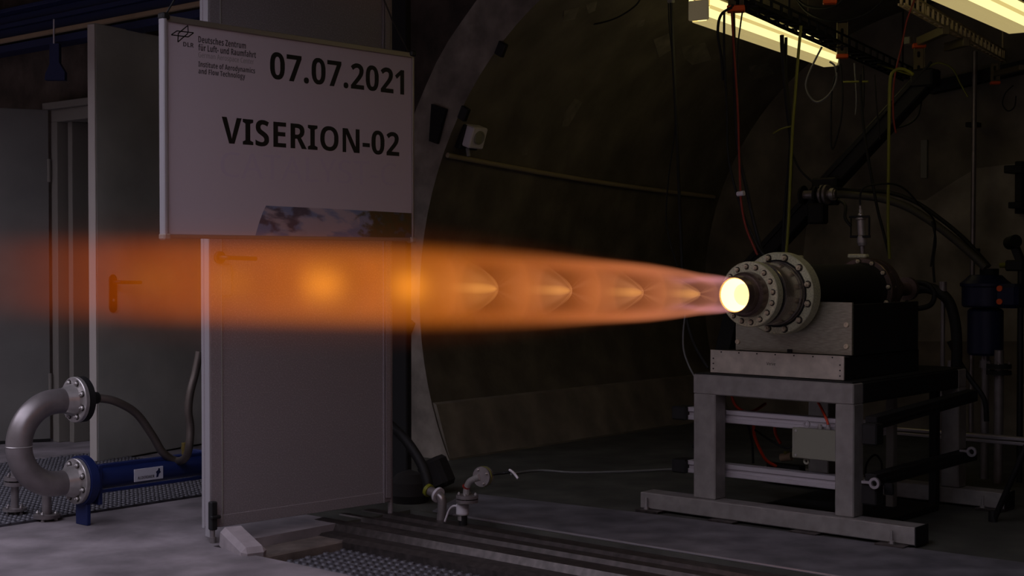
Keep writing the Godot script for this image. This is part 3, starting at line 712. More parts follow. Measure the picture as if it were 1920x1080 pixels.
	var px := Transform3D(sx.basis, sx * Vector3(0, 0, -0.0042))
	text(sg, "lettering", "07.07.2021", px, Vector2(0.526, 0.653), 0.108, 0.766, M.ink, true)
	text(sg, "lettering", "VISERION-02", px, Vector2(0.281, 0.377), 0.102, 0.98, M.ink, true)
	text(sg, "faint_lettering", "CATALYST-C", px, Vector2(0.275, 0.245), 0.1, 0.97, M.ink_ghost, false)
	text(sg, "small_lettering", "Deutsches Zentrum", px, Vector2(0.17, 0.762), 0.024, 0.232, M.ink_grey)
	text(sg, "small_lettering", "für Luft- und Raumfahrt", px, Vector2(0.17, 0.731), 0.024, 0.283, M.ink_grey)
	text(sg, "small_lettering", "German Aerospace Center", px, Vector2(0.17, 0.7045), 0.02, 0.273, M.ink_pale, false)
	text(sg, "small_lettering", "Institute of Aerodynamics", px, Vector2(0.17, 0.668), 0.02, 0.278, M.ink_grey)
	text(sg, "small_lettering", "and Flow Technology", px, Vector2(0.17, 0.641), 0.02, 0.228, M.ink_grey)
	text(sg, "small_lettering", "DLR", px, Vector2(0.099, 0.7395), 0.017, 0.049, M.ink_grey)
	var lg := MB.new()
	for s in [[0.044, 0.777, 0.07, 0.795], [0.07, 0.795, 0.148, 0.797], [0.148, 0.797, 0.122, 0.778], [0.122, 0.778, 0.044, 0.777], [0.121, 0.822, 0.122, 0.797], [0.121, 0.822, 0.076, 0.786], [0.076, 0.786, 0.074, 0.753], [0.074, 0.753, 0.118, 0.789], [0.118, 0.789, 0.122, 0.797]]:
		var q0 := Vector2(s[0], s[1])
		var q1 := Vector2(s[2], s[3])
		var nn := (q1 - q0).normalized()
		nn = Vector2(-nn.y, nn.x) * 0.0022
		lg.prism(PackedVector2Array([q0 - nn, q1 - nn, q1 + nn, q0 + nn]), 0.0006, px)
	part(sg, "emblem", lg, M.ink, "black line emblem of crossed lozenges")
	# strip with a picture of the earth from orbit
	var em := Image.create(512, 64, false, Image.FORMAT_RGB8)
	var nz := FastNoiseLite.new()
	nz.seed = 21
	nz.frequency = 0.014
	var ny := FastNoiseLite.new()
	ny.seed = 5
	ny.frequency = 0.03
	for x in 512:
		for y in 64:
			var c := Color(0.44, 0.48, 0.60).lerp(Color(0.31, 0.28, 0.33), smoothstep(-0.1, 0.25, nz.get_noise_2d(x * 0.8, y * 1.3 + 70.0)) * (1.0 - smoothstep(150.0, 260.0, x)))
			var cl := smoothstep(-0.1, 0.5, nz.get_noise_2d(x * 0.7 + y * 1.0, y * 2.0 + 300.0) * 0.9 + 0.55 * exp(-pow((x - 215.0 - (y - 30) * 1.8) / 85.0, 2.0)))
			c = c.lerp(Color(0.66, 0.60, 0.62), cl * (0.9 if x < 330 else 0.3))
			var land := smoothstep(330.0, 380.0, x + 60.0 * ny.get_noise_2d(x * 0.8, y * 1.6))
			c = c.lerp(Color(0.24, 0.25, 0.13).lerp(Color(0.31, 0.22, 0.07), clampf(y / 64.0 + ny.get_noise_2d(x, y * 2.0), 0, 1)), land * 0.9)
			c = c.lerp(Color(0.3, 0.33, 0.44), smoothstep(0.12, 0.3, ny.get_noise_2d(x * 0.7 + 500.0, y)) * land * 0.6)
			em.set_pixel(x, 63 - y, c)
	var et := ImageTexture.create_from_image(em)
	var emat := StandardMaterial3D.new()
	emat.resource_name = "earth_print"
	emat.albedo_texture = et
	emat.roughness = 0.5
	emat.uv1_scale = Vector3(1.0 / 0.9, -1.0 / 0.13, 1)
	emat.uv1_offset = Vector3(-0.44 / 0.9, 1.1, 0)
	part(sg, "printed_strip", MB.new().prism(PackedVector2Array([Vector2(0.447, 0.016), Vector2(W - 0.015, 0.016), Vector2(W - 0.015, 0.127), Vector2(0.94, 0.133), Vector2(0.502, 0.138), Vector2(0.485, 0.11), Vector2(0.465, 0.065)]), 0.0006, px), emat, "printed picture of blue ocean, white cloud and dark land")

func capsule(c: Vector2, r: float, h: float) -> PackedVector2Array:
	var p := PackedVector2Array()
	for k in 9:
		p.append(c + Vector2(r * cos(PI * k / 8), h - r + r * sin(PI * k / 8)))
	for k in 9:
		p.append(c + Vector2(-r * cos(PI * k / 8), r - r * sin(PI * k / 8)))
	return p

func stand() -> void:
	var st := thing("test_stand", "welded grey steel test stand with four legs on floor beams", "stand", Vector3(-3.34, 0, -6.1))
	var S: Material = M.stand_steel
	part(st, "floor_beam", MB.new().slab(Vector3(-4.032, 0.012, -5.57), Vector3(-2.633, 0.088, -5.68), 0.004), S)
	part(st, "floor_beam", MB.new().slab(Vector3(-4.032, 0.012, -6.66), Vector3(-2.70, 0.088, -6.77), 0.004), S)
	part(st, "end_plate", MB.new().slab(Vector3(-2.633, 0.01, -5.565), Vector3(-2.628, 0.09, -5.685), 0.001), M.black_paint)
	part(st, "end_plate", MB.new().slab(Vector3(-2.70, 0.01, -6.655), Vector3(-2.695, 0.09, -6.775), 0.001), M.black_paint)
	for x in [-3.69, -2.975]:
		for z in [-5.645, -6.71]:
			part(st, "leg", MB.new().slab(Vector3(x - (0.06 if x < -3.3 else 0.045), 0.088, z + 0.045), Vector3(x + (0.06 if x < -3.3 else 0.045), 0.575, z - 0.045), 0.005), S)
	for z in [-5.6, -6.665]:
		part(st, "top_beam", MB.new().slab(Vector3(-3.752, 0.573, z), Vector3(-2.932, 0.664, z - 0.09), 0.005), S)
	for x in [-3.752, -3.022]:
		part(st, "side_beam", MB.new().slab(Vector3(x, 0.573, -5.69), Vector3(x + 0.09, 0.664, -6.665), 0.005), M.black_paint)  # side beams coloured black in place of the shade on their flanks
	part(st, "top_plate", MB.new().slab(Vector3(-3.745, 0.664, -5.607), Vector3(-2.94, 0.669, -6.75), 0.001), M.black_paint)
	for p in [Vector3(-3.96, 0, -5.56), Vector3(-3.55, 0, -5.56), Vector3(-3.13, 0, -5.56), Vector3(-2.72, 0, -5.55), Vector3(-2.76, 0, -6.66)]:
		part(st, "shim", MB.new().slab(p + Vector3(-0.07, 0, 0.035), p + Vector3(0.06, 0.012, -0.12), 0.002), M.rail_steel)
	for p in [Vector3(-3.985, 0.012, -5.555), Vector3(-2.73, 0.012, -5.552), Vector3(-2.8, 0.012, -6.645)]:
		part(st, "anchor_bolt", MB.new().cyl(p, p + Vector3(0, 0.055, 0), 0.006, 8).lathe(p, Vector3.UP, [Vector2(0, 0.012), Vector2(0.012, 0.012), Vector2(0.012, 0)], 6, false), M.stainless)
	# extruded aluminium rails bolted behind the legs, with black end blocks
	for r in [[0.465, "upper aluminium profile rail crossing behind the front legs of the stand"], [0.212, "lower aluminium profile rail crossing behind the front legs of the stand"]]:
		var y: float = r[0]
		var al := thing("profile_rail", r[1], "rail", Vector3(-3.4, y - 0.03, -5.73), "profile rails of the stand")
		part(al, "profile", MB.new().slab(Vector3(-3.86, y + 0.008, -5.705), Vector3(-2.86, y + 0.03, -5.765), 0.003).slab(Vector3(-3.86, y - 0.008, -5.715), Vector3(-2.86, y + 0.008, -5.755), 0.001).slab(Vector3(-3.86, y - 0.03, -5.705), Vector3(-2.86, y - 0.008, -5.765), 0.003), M.profile_bright)
		part(al, "end_block", MB.new().slab(Vector3(-3.93, y - 0.032, -5.68), Vector3(-3.85, y + 0.032, -5.77), 0.006), M.black_plastic)
		part(al, "end_block", MB.new().slab(Vector3(-2.87, y - 0.05, -5.55), Vector3(-2.80, y + 0.04, -5.62), 0.006), M.black_plastic)
	# long rails at the right side
	for r in [[0.5, 0.545, "upper dark profile rail running back along the right side of the stand"], [0.255, 0.262, "lower dark profile rail with rod eyes along the right side of the stand"]]:
		var lr := thing("side_rail", r[2], "rail", Vector3(-2.86, r[0] - 0.03, -5.6), "side rails of the stand")
		part(lr, "profile", MB.new().bar(Vector3(-2.86, r[0], -5.62), Vector3(-2.86, r[1], -6.66), 0.055, 0.055), M.black_paint)
		part(lr, "slot", MB.new().bar(Vector3(-2.831, r[0], -5.64), Vector3(-2.831, r[1], -6.65), 0.004, 0.012), M.black_rubber)
		if r[0] < 0.4:
			for e in [Vector3(-2.8, 0.259, -5.537), Vector3(-2.8, 0.292, -6.517)]:
				part(lr, "rod_eye", MB.new().lathe(e, Vector3.BACK, [Vector2(-0.006, 0.013), Vector2(-0.006, 0.024), Vector2(0.006, 0.024), Vector2(0.006, 0.013), Vector2(-0.006, 0.013)], 18).bar(e + Vector3(-0.022, 0, 0), e + Vector3(-0.06, 0, 0), 0.008, 0.012), M.aluminium)
			part(lr, "clamp", MB.new().box(Vector3(-2.8, 0.219, -5.669), Vector3(0.04, 0.05, 0.02), Basis(), 0.004), M.black_plastic)
	solo("back_rail", "pale aluminium rail crossing low behind the stand towards the right edge", "rail", Vector3(-3.0, 0.28, -6.95), MB.new().slab(Vector3(-3.7, 0.285, -6.93), Vector3(-2.3, 0.302, -6.98)).slab(Vector3(-3.7, 0.308, -6.93), Vector3(-2.3, 0.325, -6.98)).slab(Vector3(-3.65, 0, -6.94), Vector3(-3.62, 0.285, -6.97)).slab(Vector3(-2.4, 0, -6.94), Vector3(-2.37, 0.285, -6.97)), M.aluminium)
	# slim uprights seen under the table
	for q in [[Vector3(-3.1, 0, -6.3), "slim grey profile upright seen under the middle of the stand"], [Vector3(-3.033, 0, -6.62), "slim dark upright just right of the stand's back leg"]]:
		var b0: Vector3 = q[0]
		solo("upright", q[1], "upright", b0, MB.new().slab(b0 + Vector3(-0.02, 0, 0.02), b0 + Vector3(0.02, 0.572, -0.02), 0.003), M.frame_grey if b0.z > -6.5 else M.black_paint)
	# control box with glands
	var cb := thing("control_box", "pale grey electrical box with cable glands hung between the stand's profile rails", "box", Vector3(-3.16, 0.31, -5.7))
	part(cb, "body", MB.new().slab(Vector3(-3.253, 0.318, -5.66), Vector3(-3.02, 0.447, -5.705), 0.004), M.box_grey)
	part(cb, "lid", MB.new().slab(Vector3(-3.256, 0.315, -5.645), Vector3(-3.018, 0.45, -5.662), 0.003), M.box_grey)
	for p in [Vector2(-3.235, 0.437), Vector2(-3.235, 0.328)]:
		part(cb, "lid_screw", MB.new().cyl(Vector3(p.x, p.y, -5.646), Vector3(p.x, p.y, -5.642), 0.006, 8), M.stainless)
	for x in [-3.135, -3.095, -3.052]:
		part(cb, "gland", MB.new().cyl(Vector3(x, 0.447, -5.68), Vector3(x, 0.47, -5.68), 0.01, 8).lathe(Vector3(x, 0.45, -5.68), Vector3.UP, [Vector2(0, 0.013), Vector2(0.01, 0.013), Vector2(0.01, 0)], 6, false), M.stainless)
	part(cb, "hook_disc", MB.new().lathe(Vector3(-3.19, 0.468, -5.66), Vector3.BACK, [Vector2(0, 0.008), Vector2(0, 0.017), Vector2(0.006, 0.017), Vector2(0.006, 0.008), Vector2(0, 0.008)], 18), M.aluminium, "bright steel eye")
	part(cb, "lower_disc", MB.new().lathe(Vector3(-3.195, 0.302, -5.67), Vector3.BACK, [Vector2(0, 0.006), Vector2(0, 0.015), Vector2(0.006, 0.015), Vector2(0.006, 0.006), Vector2(0, 0.006)], 18), M.box_grey)
	# hoses and leads under the table
	cable("orange hose drooping below the table top near the left front leg", [Vector3(-3.633, 0.57, -5.74), Vector3(-3.615, 0.524, -5.74), Vector3(-3.584, 0.492, -5.76), Vector3(-3.551, 0.488, -5.8), Vector3(-3.576, 0.51, -5.95)], 0.007, M.orange_hose, "hose", "hose")
	cable("orange hose curving down to the lower profile rail under the stand", [Vector3(-3.56, 0.424, -5.82), Vector3(-3.573, 0.365, -5.85), Vector3(-3.574, 0.297, -5.9), Vector3(-3.569, 0.241, -5.95), Vector3(-3.546, 0.21, -6)], 0.008, M.orange_hose, "hose", "hose")
	cable("short orange hose hanging in the middle under the stand", [Vector3(-3.556, 0.411, -6), Vector3(-3.547, 0.36, -6), Vector3(-3.52, 0.319, -6)], 0.008, M.orange_hose, "hose", "hose")
	cable("orange hose running down into the control box", [Vector3(-3.195, 0.572, -5.75), Vector3(-3.152, 0.537, -5.72), Vector3(-3.111, 0.495, -5.69), Vector3(-3.095, 0.47, -5.68)], 0.006, M.orange_hose, "hose", "hose")
	cable("black lead hanging from the upper profile rail under the stand", [Vector3(-3.58, 0.426, -5.8), Vector3(-3.587, 0.333, -5.85), Vector3(-3.611, 0.23, -5.9)], 0.006, M.black_rubber)
	cable("black lead crossing diagonally under the stand to the control box", [Vector3(-3.542, 0.402, -5.8), Vector3(-3.486, 0.352, -5.85), Vector3(-3.401, 0.324, -5.85), Vector3(-3.269, 0.37, -5.75)], 0.005, M.black_rubber)
	cable("black lead looping on the floor side behind the right front leg", [Vector3(-3.03, 0.207, -5.9), Vector3(-3.023, 0.28, -5.9), Vector3(-3.009, 0.317, -5.95), Vector3(-2.978, 0.291, -5.95), Vector3(-2.973, 0.251, -5.95)], 0.005, M.black_rubber)
	var vc := thing("valve_cluster", "small brass and steel valve cluster under the middle of the stand", "valve", Vector3(-3.517, 0.238, -6.05))
	part(vc, "body", MB.new().cyl(Vector3(-3.547, 0.245, -6.05), Vector3(-3.489, 0.256, -6.05), 0.02, 12), M.bolt_steel)
	part(vc, "bonnet", MB.new().cyl(Vector3(-3.517, 0.238, -6.05), Vector3(-3.518, 0.279, -6.05), 0.014, 10), M.yellow_cable)
	part(vc, "bracket", MB.new().slab(Vector3(-3.532, 0.226, -6.05) + Vector3(-0.08, -0.07, 0.03), Vector3(-3.532, 0.226, -6.05) + Vector3(0.1, -0.01, -0.03)), M.black_paint)
	solo("floor_pan", "black shallow pan on the floor beneath the stand", "pan", Vector3(-3.3, 0, -6.1), MB.new().slab(Vector3(-3.6, 0, -5.8), Vector3(-2.95, 0.03, -6.5), 0.006), M.black_paint)
	# mounting box and cradle plates
	var bx := thing("mounting_box", "low brushed metal box with handwritten word on the stand's top", "box", Vector3(-3.345, 0.669, -6.0))
	part(bx, "front_plate", MB.new().slab(Vector3(-3.69, 0.672, -5.65), Vector3(-3.005, 0.777, -5.66), 0.001), M.box_plate)
	part(bx, "body", MB.new().slab(Vector3(-3.68, 0.669, -5.66), Vector3(-3.012, 0.772, -6.4), 0.003), M.black_paint)
	for k in 3:
		for x in [-3.673, -3.023]:
			part(bx, "screw", MB.new().cyl(Vector3(x, 0.69 + 0.024 * k, -5.65), Vector3(x, 0.69 + 0.024 * k, -5.648), 0.0035, 8), M.black_plastic)
	for k in 7:
		part(bx, "screw", MB.new().cyl(Vector3(-3.63 + 0.095 * k, 0.769, -5.65), Vector3(-3.63 + 0.095 * k, 0.769, -5.648), 0.0035, 8), M.black_plastic)
	text(bx, "lettering", "Verve", xfm(Vector3(-3.39, 0.72, -5.6499), Vector3.RIGHT, Vector3.UP), Vector2(0, 0), 0.014, 0.046, M.ink, false)
	var cr := thing("engine_cradle", "upright metal plate cradle carrying the engine on the mounting box", "cradle", Vector3(-3.31, 0.777, -6.05))
	var cut := PackedVector2Array([Vector2(-3.597, 0.777), Vector2(-3.005, 0.777), Vector2(-3.005, 1.008), Vector2(-3.14, 1.008)])
	for k in 13:
		var t := PI * k / 12
		cut.append(Vector2(-3.32 + 0.142 * cos(t), 1.008 - 0.115 * sin(t)))
	cut.append(Vector2(-3.597, 1.008))
	part(cr, "front_plate", MB.new().prism(cut, 0.014, Transform3D(Basis(), Vector3(0, 0, -5.735))), M.cradle_plate)
	part(cr, "side_plate", MB.new().slab(Vector3(-3.02, 0.772, -5.735), Vector3(-3.006, 1.0, -6.38)), M.black_paint)
	part(cr, "side_plate", MB.new().slab(Vector3(-3.596, 0.772, -5.735), Vector3(-3.582, 1.0, -6.38)), M.black_paint)
	part(cr, "back_plate", MB.new().slab(Vector3(-3.582, 0.772, -6.37), Vector3(-3.02, 0.9, -6.38)), M.black_paint)
	part(cr, "notch_block", MB.new().slab(Vector3(-3.322, 0.772, -5.72), Vector3(-3.298, 0.792, -5.712)), M.black_plastic)
	for p in [Vector2(-3.585, 0.815), Vector2(-3.03, 0.815), Vector2(-3.03, 0.91)]:
		part(cr, "screw", MB.new().lathe(Vector3(p.x, p.y, -5.721), Vector3.BACK, [Vector2(0, 0.012), Vector2(0.006, 0.012), Vector2(0.008, 0.01), Vector2(0.008, 0.005), Vector2(0.004, 0.005), Vector2(0.004, 0)], 12), M.bolt_steel)

func engine() -> void:
	var o := Vector3(-3.32, 1.045, 0)
	var f := Vector3.FORWARD
	var e := thing("rocket_engine", "flanged steel rocket engine with glowing nozzle bolted on the test stand", "engine", Vector3(-3.32, 0.9, -5.9))
	var L := func(pr: Array) -> Array: return pr.map(func(p): return Vector2(p[0], p[1]))
	# nozzle: tube, bore, throat
	part(e, "nozzle", MB.new().lathe(o, f, L.call([[5.268, 0.0735], [5.265, 0.0745], [5.265, 0.078], [5.27, 0.0805], [5.295, 0.0835], [5.31, 0.0815], [5.335, 0.0815], [5.335, 0.088], [5.345, 0.097], [5.40, 0.1]]), 40), M.nozzle_steel)
	part(e, "flame_lit_bore", MB.new().lathe(o, f, L.call([[5.34, 0.047], [5.272, 0.0705]]), 40), M.bore_glow, "white-hot nozzle bore")
	part(e, "flame_bloom_ring", MB.new().lathe(o, f, L.call([[5.272, 0.0705], [5.268, 0.0735]]), 40), M.bloom_glow, "orange glowing ring painting bloom round the nozzle mouth")  # glowing ring added to paint the flame's bloom round the nozzle mouth
	part(e, "flame_lit_throat", MB.new().lathe(o, f, L.call([[5.40, 0], [5.395, 0.03], [5.36, 0.045], [5.34, 0.047]]), 32), M.throat_glow, "yellow glowing throat")
	part(e, "nozzle_flange", MB.new().lathe(o, f, L.call([[5.385, 0.095], [5.383, 0.139], [5.387, 0.143], [5.43, 0.143], [5.434, 0.139], [5.434, 0.1]]), 56), M.flange_steel)
	bolts(e, "bolt", o + f * 5.383, Vector3.BACK, 0.121, 16, 0.0095, 0.1, M.bolt_steel)
	part(e, "recess_ring", MB.new().lathe(o, f, L.call([[5.434, 0.13], [5.47, 0.13]]), 48), M.black_paint)  # recessed ring, coloured black all round
	part(e, "chamber_collar", MB.new().lathe(o, f, L.call([[5.465, 0.1], [5.465, 0.137], [5.469, 0.14], [5.50, 0.14], [5.503, 0.137], [5.585, 0.137], [5.588, 0.14], [5.61, 0.14], [5.615, 0.143], [5.62, 0.143]]), 56), M.engine_bright)
	part(e, "groove_seal", MB.new().lathe(o, f, L.call([[5.6165, 0.142], [5.6135, 0.15], [5.618, 0.152]]), 48), M.black_plastic)
	part(e, "chamber_flange", MB.new().lathe(o, f, L.call([[5.617, 0.14], [5.615, 0.179], [5.62, 0.184], [5.682, 0.184], [5.686, 0.18], [5.686, 0.1]]), 64), M.flange_steel)
	bolts(e, "bolt", o + f * 5.615, Vector3.BACK, 0.163, 12, 0.0125, 0.262, M.bolt_steel)
	part(e, "casing", MB.new().lathe(o, f, L.call([[5.686, 0.132], [5.72, 0.128], [6.38, 0.128], [6.44, 0.14]]), 48), M.black_paint)
	part(e, "clamp_lug", MB.new().box(o + Vector3(0.02, 0.155, -5.74), Vector3(0.07, 0.03, 0.05), Basis(), 0.006), M.flange_steel)
	part(e, "rear_flange", MB.new().lathe(o, f, L.call([[6.42, 0.1], [6.42, 0.155], [6.424, 0.159], [6.46, 0.159], [6.464, 0.155], [6.464, 0.13], [6.49, 0.13], [6.49, 0.157], [6.53, 0.157], [6.534, 0.15], [6.534, 0.12], [6.62, 0.11], [6.66, 0.08], [6.66, 0]]), 56), M.nozzle_steel)
	bolts(e, "bolt", o + f * 6.42, Vector3.BACK, 0.143, 12, 0.011, 0.13, M.bolt_steel, 0.112)
	part(e, "inlet_pipe", MB.new().cyl(o + f * 6.66, o + f * 6.95, 0.035, 16).cyl(o + f * 6.72, o + f * 6.76, 0.06, 18).cyl(o + f * 6.9, o + f * 6.93, 0.06, 18), M.nozzle_steel)
	part(e, "lifting_lug", MB.new().box(o + Vector3(-0.03, 0.168, -6.44), Vector3(0.1, 0.02, 0.035), Basis(), 0.005), M.flange_steel, "pale lug on top of the rear flange")
	# pressure sensor standing on the rear flange
	var sb: Vector3 = Vector3(-3.33, 1.179, -6.45)
	var st: Vector3 = Vector3(-3.346, 1.474, -6.45)
	var d := (st - sb)
	var s := thing("pressure_sensor", "slim upright chrome pressure sensor on top of the engine's rear flange", "sensor", sb)
	part(s, "stem", MB.new().cyl(sb, sb + d * 0.3, 0.011, 12), M.pipe_steel)
	part(s, "body", MB.new().lathe(sb, d, [Vector2(0.083, 0.012), Vector2(0.085, 0.02), Vector2(0.1, 0.024), Vector2(0.13, 0.024), Vector2(0.135, 0.02), Vector2(0.21, 0.02), Vector2(0.214, 0.026), Vector2(0.222, 0.026), Vector2(0.225, 0.016), Vector2(0.24, 0.014), Vector2(0.245, 0.009), Vector2(0.262, 0.009), Vector2(0.265, 0.006), Vector2(0.28, 0.006), Vector2(0.28, 0)], 18), M.stainless)
	part(s, "clamp_frame", MB.new().slab(sb + d * 0.43 + Vector3(-0.055, -0.004, 0.02), sb + d * 0.43 + Vector3(0.055, 0.008, 0.012)).slab(sb + d * 0.76 + Vector3(-0.055, -0.004, 0.02), sb + d * 0.76 + Vector3(0.055, 0.008, 0.012)).slab(sb + d * 0.43 + Vector3(-0.052, 0, 0.02), sb + d * 0.76 + Vector3(-0.044, 0, 0.01)).slab(sb + d * 0.43 + Vector3(0.044, 0, 0.02), sb + d * 0.76 + Vector3(0.056, 0, 0.01)), M.black_paint)
	part(s, "lead", MB.new().tube([st + Vector3(0, -0.01, 0), Vector3(-3.346, 1.513, -6.45), Vector3(-3.326, 1.547, -6.45), Vector3(-3.295, 1.563, -6.5), Vector3(-3.246, 1.568, -6.6), Vector3(-3.223, 1.539, -6.7), Vector3(-3.199, 1.467, -6.8), Vector3(-3.174, 1.402, -6.9), Vector3(-3.211, 1.323, -7), Vector3(-3.233, 1.159, -7)], 0.005, 8), M.black_rubber)
	part(s, "side_plug", MB.new().tube([sb + d * 0.62 + Vector3(-0.05, 0, 0.01), sb + d * 0.75 + Vector3(-0.085, 0, 0), Vector3(-3.453, 1.465, -6.5), Vector3(-3.542, 1.497, -6.6)], 0.008, 8), M.black_rubber)

func flame() -> void:
	var o := Vector3(-3.32, 1.045, -5.265)
	var ax := func(s: float) -> Vector3: return o + Vector3(0, 0.033 * s, s)
	var rk := [[-0.02, 0.07], [0.15, 0.085], [0.31, 0.092], [0.5, 0.109], [0.68, 0.122], [1.02, 0.135], [1.33, 0.151], [1.61, 0.159], [1.94, 0.162], [2.34, 0.157], [2.74, 0.148], [3.17, 0.136], [3.7, 0.12]]
	var R := func(s: float) -> float: return keyed(rk, s)[0]
	# colour of the gas along the jet (linear light), and its brightness
	var hue := [[0.0, 0.50, 0.20, 0.18], [0.3, 0.51, 0.165, 0.085], [0.7, 0.52, 0.145, 0.05], [1.3, 0.51, 0.13, 0.03], [1.9, 0.50, 0.122, 0.012], [2.5, 0.47, 0.108, 0.006], [3.0, 0.43, 0.066, 0.002], [3.7, 0.4, 0.05, 0.001]]
	var lum := [[0.0, 0.62], [0.15, 0.66], [0.3, 0.76], [0.7, 0.82], [1.1, 0.84], [1.3, 0.81], [1.6, 0.84], [1.9, 0.98], [2.2, 1.0], [2.5, 0.9], [2.75, 0.76], [2.95, 0.55], [3.17, 0.28], [3.3, 0.14], [3.45, 0.05], [3.6, 0.0], [4, 0.0]]
	var apex := [0.266, 0.671, 1.122, 1.53, 1.90, 2.25, 2.62, 2.93]
	var fl := thing("exhaust_flame", "long orange exhaust flame with shock diamonds shooting out of the engine nozzle", "flame", o)
	var gas := func(nm: String, energy: float, alpha: float) -> StandardMaterial3D:
		var m := StandardMaterial3D.new()
		m.resource_name = nm
		m.shading_mode = BaseMaterial3D.SHADING_MODE_UNSHADED
		m.transparency = BaseMaterial3D.TRANSPARENCY_ALPHA
		m.vertex_color_use_as_albedo = true
		m.cull_mode = BaseMaterial3D.CULL_DISABLED
		var c := Color(energy, energy, energy).linear_to_srgb()
		m.albedo_color = Color(c.r, c.g, c.b, alpha)
		return m
	# shell: a surface round the axis; f(s, q) gives colour and density, q = height over radius
	var shell := func(nm: String, s0: float, s1: float, ns: int, rad: Callable, f: Callable, m: Material) -> void:
		var mb := MB.new()
		var np := 48
		for i in ns:
			var sa := lerpf(s0, s1, float(i) / ns)
			var sc := lerpf(s0, s1, float(i + 1) / ns)
			var ra: float = rad.call(sa)
			var rc: float = rad.call(sc)
			for k in np:
				var e := []
				var cs := []
				for t in [TAU * k / np, TAU * (k + 1) / np]:
					var dir := Vector3(cos(t), sin(t), 0)
					e.append([ax.call(sa) + dir * ra, ax.call(sc) + dir * rc, dir])
					cs.append([f.call(sa, sin(t)), f.call(sc, sin(t))])
				mb.v.append_array([e[0][0], e[1][0], e[1][1], e[0][0], e[1][1], e[0][1]])
				mb.n.append_array([e[0][2], e[1][2], e[1][2], e[0][2], e[1][2], e[0][2]])
				mb.col.append_array([cs[0][0], cs[1][0], cs[1][1], cs[0][0], cs[1][1], cs[0][1]])
				for z in 6: mb.uv.append(Vector2.ZERO)
		part(fl, nm, mb, m)
	var G := 1.0
	# outermost, dim and red
	shell.call("outer_plume", 0.25, 3.7, 90, func(s): return R.call(s) * lerpf(1.15, 1.5, smoothstep(0.6, 2.4, s)), func(s, q):
		var k: float = keyed(lum, s)[0] * pow(maxf(0.0, 1.0 - q * q), 2.2) * smoothstep(0.25, 0.9, s)
		return Color(1.0, 0.17, 0.012, k), gas.call("outer_gas", 1.1 * G, 0.03))
	# the body of the jet
	shell.call("plume", -0.015, 3.65, 150, func(s): return R.call(s) * lerpf(1.03, 1.02, smoothstep(0.3, 1.5, s)), func(s, q):
		var h: Array = keyed(hue, s)
		var edge: float = 1.0 - smoothstep(lerpf(0.8, 0.34, smoothstep(0.2, 2.2, s)), 1.0, absf(q))
		# darker pockets before each diamond
		var dark := 0.0
		for a in apex:
			var g: float = (s - a) / 0.16
			if g < 0.0: dark = maxf(dark, exp(-pow(g + 0.8, 2.0)) * (1.0 - smoothstep(1.3, 2.4, a) * 0.5))
		var pocket := dark * (1.0 - smoothstep(0.35, 0.75, absf(q)))
		return Color(h[0], h[1], h[2], keyed(lum, s)[0] * edge * (1.0 - 0.62 * pocket)), gas.call("body_gas", 7.8 * G, 0.06))
	# the shear layer: brighter bands along the upper and lower edge near the nozzle
	shell.call("shear_layer", 0.0, 1.7, 80, func(s): return R.call(s) * 0.97, func(s, q):
		var aq := absf(q)
		var c := 0.82 - 0.22 * exp(-pow((s - 0.3) / 0.12, 2.0))
		var b := exp(-pow((aq - c) / 0.14, 2.0))
		var st := exp(-pow((s - 0.2) / 0.2, 2.0)) + 0.55 * exp(-pow((s - 0.65) / 0.5, 2.0))
		var h: Array = keyed([[0.0, 0.5, 0.2, 0.4], [0.25, 0.62, 0.26, 0.38], [0.42, 0.58, 0.2, 0.12], [0.9, 0.57, 0.17, 0.06], [1.7, 0.5, 0.12, 0.03]], s)
		return Color(h[0], h[1], h[2], b * st * smoothstep(0.0, 0.1, s) * (1.0 - smoothstep(1.2, 1.7, s))), gas.call("shear_gas", 4.4 * G, 0.04))
	# shock diamonds: blunt cones, apex towards the nozzle
	var amp := [0.8, 0.85, 0.9, 1.1]
	for i in 4:
		var a: float = apex[i]
		var far := smoothstep(1.2, 1.9, a)
		var len := 0.36
		var wid: float = R.call(a) * lerpf(0.95, 0.85, far)
		var rr := func(s): return wid * pow(clampf((s - a) / len, 0.0001, 1.0), 0.55) + 0.001
		shell.call("shock_diamond", a, a + len, 30, rr, func(s, q):
			var u: float = (s - a) / len
			var k: float = exp(-u * 2.0) * (1.0 - smoothstep(0.45, 1.0, u)) * smoothstep(0.0, lerpf(0.06, 0.3, far), u)
			k *= pow(maxf(0.0, 1.0 - q * q), 1.1)
			return Color(0.8, 0.34, lerpf(0.12, 0.05, far), k), gas.call("diamond_gas", 5.6 * G * amp[i], 0.05))
	# farther out the diamonds have blurred into hot spots: glowing layers across the jet; centre, spacing, radius, strength
	for h in [[1.955, 0.034, 0.125, 2.7], [2.325, 0.036, 0.12, 2.6], [2.68, 0.04, 0.12, 0.8], [2.94, 0.04, 0.11, 0.5]]:
		var mb := MB.new()
		for k in 5:
			var c: Vector3 = ax.call(h[0] + h[1] * (k - 2))
			var wt: float = exp(-0.22 * (k - 2) * (k - 2))
			for ri in 10:
				for t in 32:
					var p := []
					var cs := []
					for e in [[ri, t], [ri + 1, t], [ri + 1, t + 1], [ri, t + 1]]:
						var f: float = e[0] / 10.0
						var an: float = TAU * e[1] / 32.0
						p.append(c + Vector3(cos(an), sin(an), 0) * f * h[2])
						cs.append(Color(0.8, 0.27, 0.02, wt * exp(-3.2 * f * f) * pow(1.0 - f * f, 1.2)))
					mb.v.append_array([p[0], p[1], p[2], p[0], p[2], p[3]])
					mb.col.append_array([cs[0], cs[1], cs[2], cs[0], cs[2], cs[3]])
					for z in 6:
						mb.n.append(Vector3.BACK)
						mb.uv.append(Vector2.ZERO)
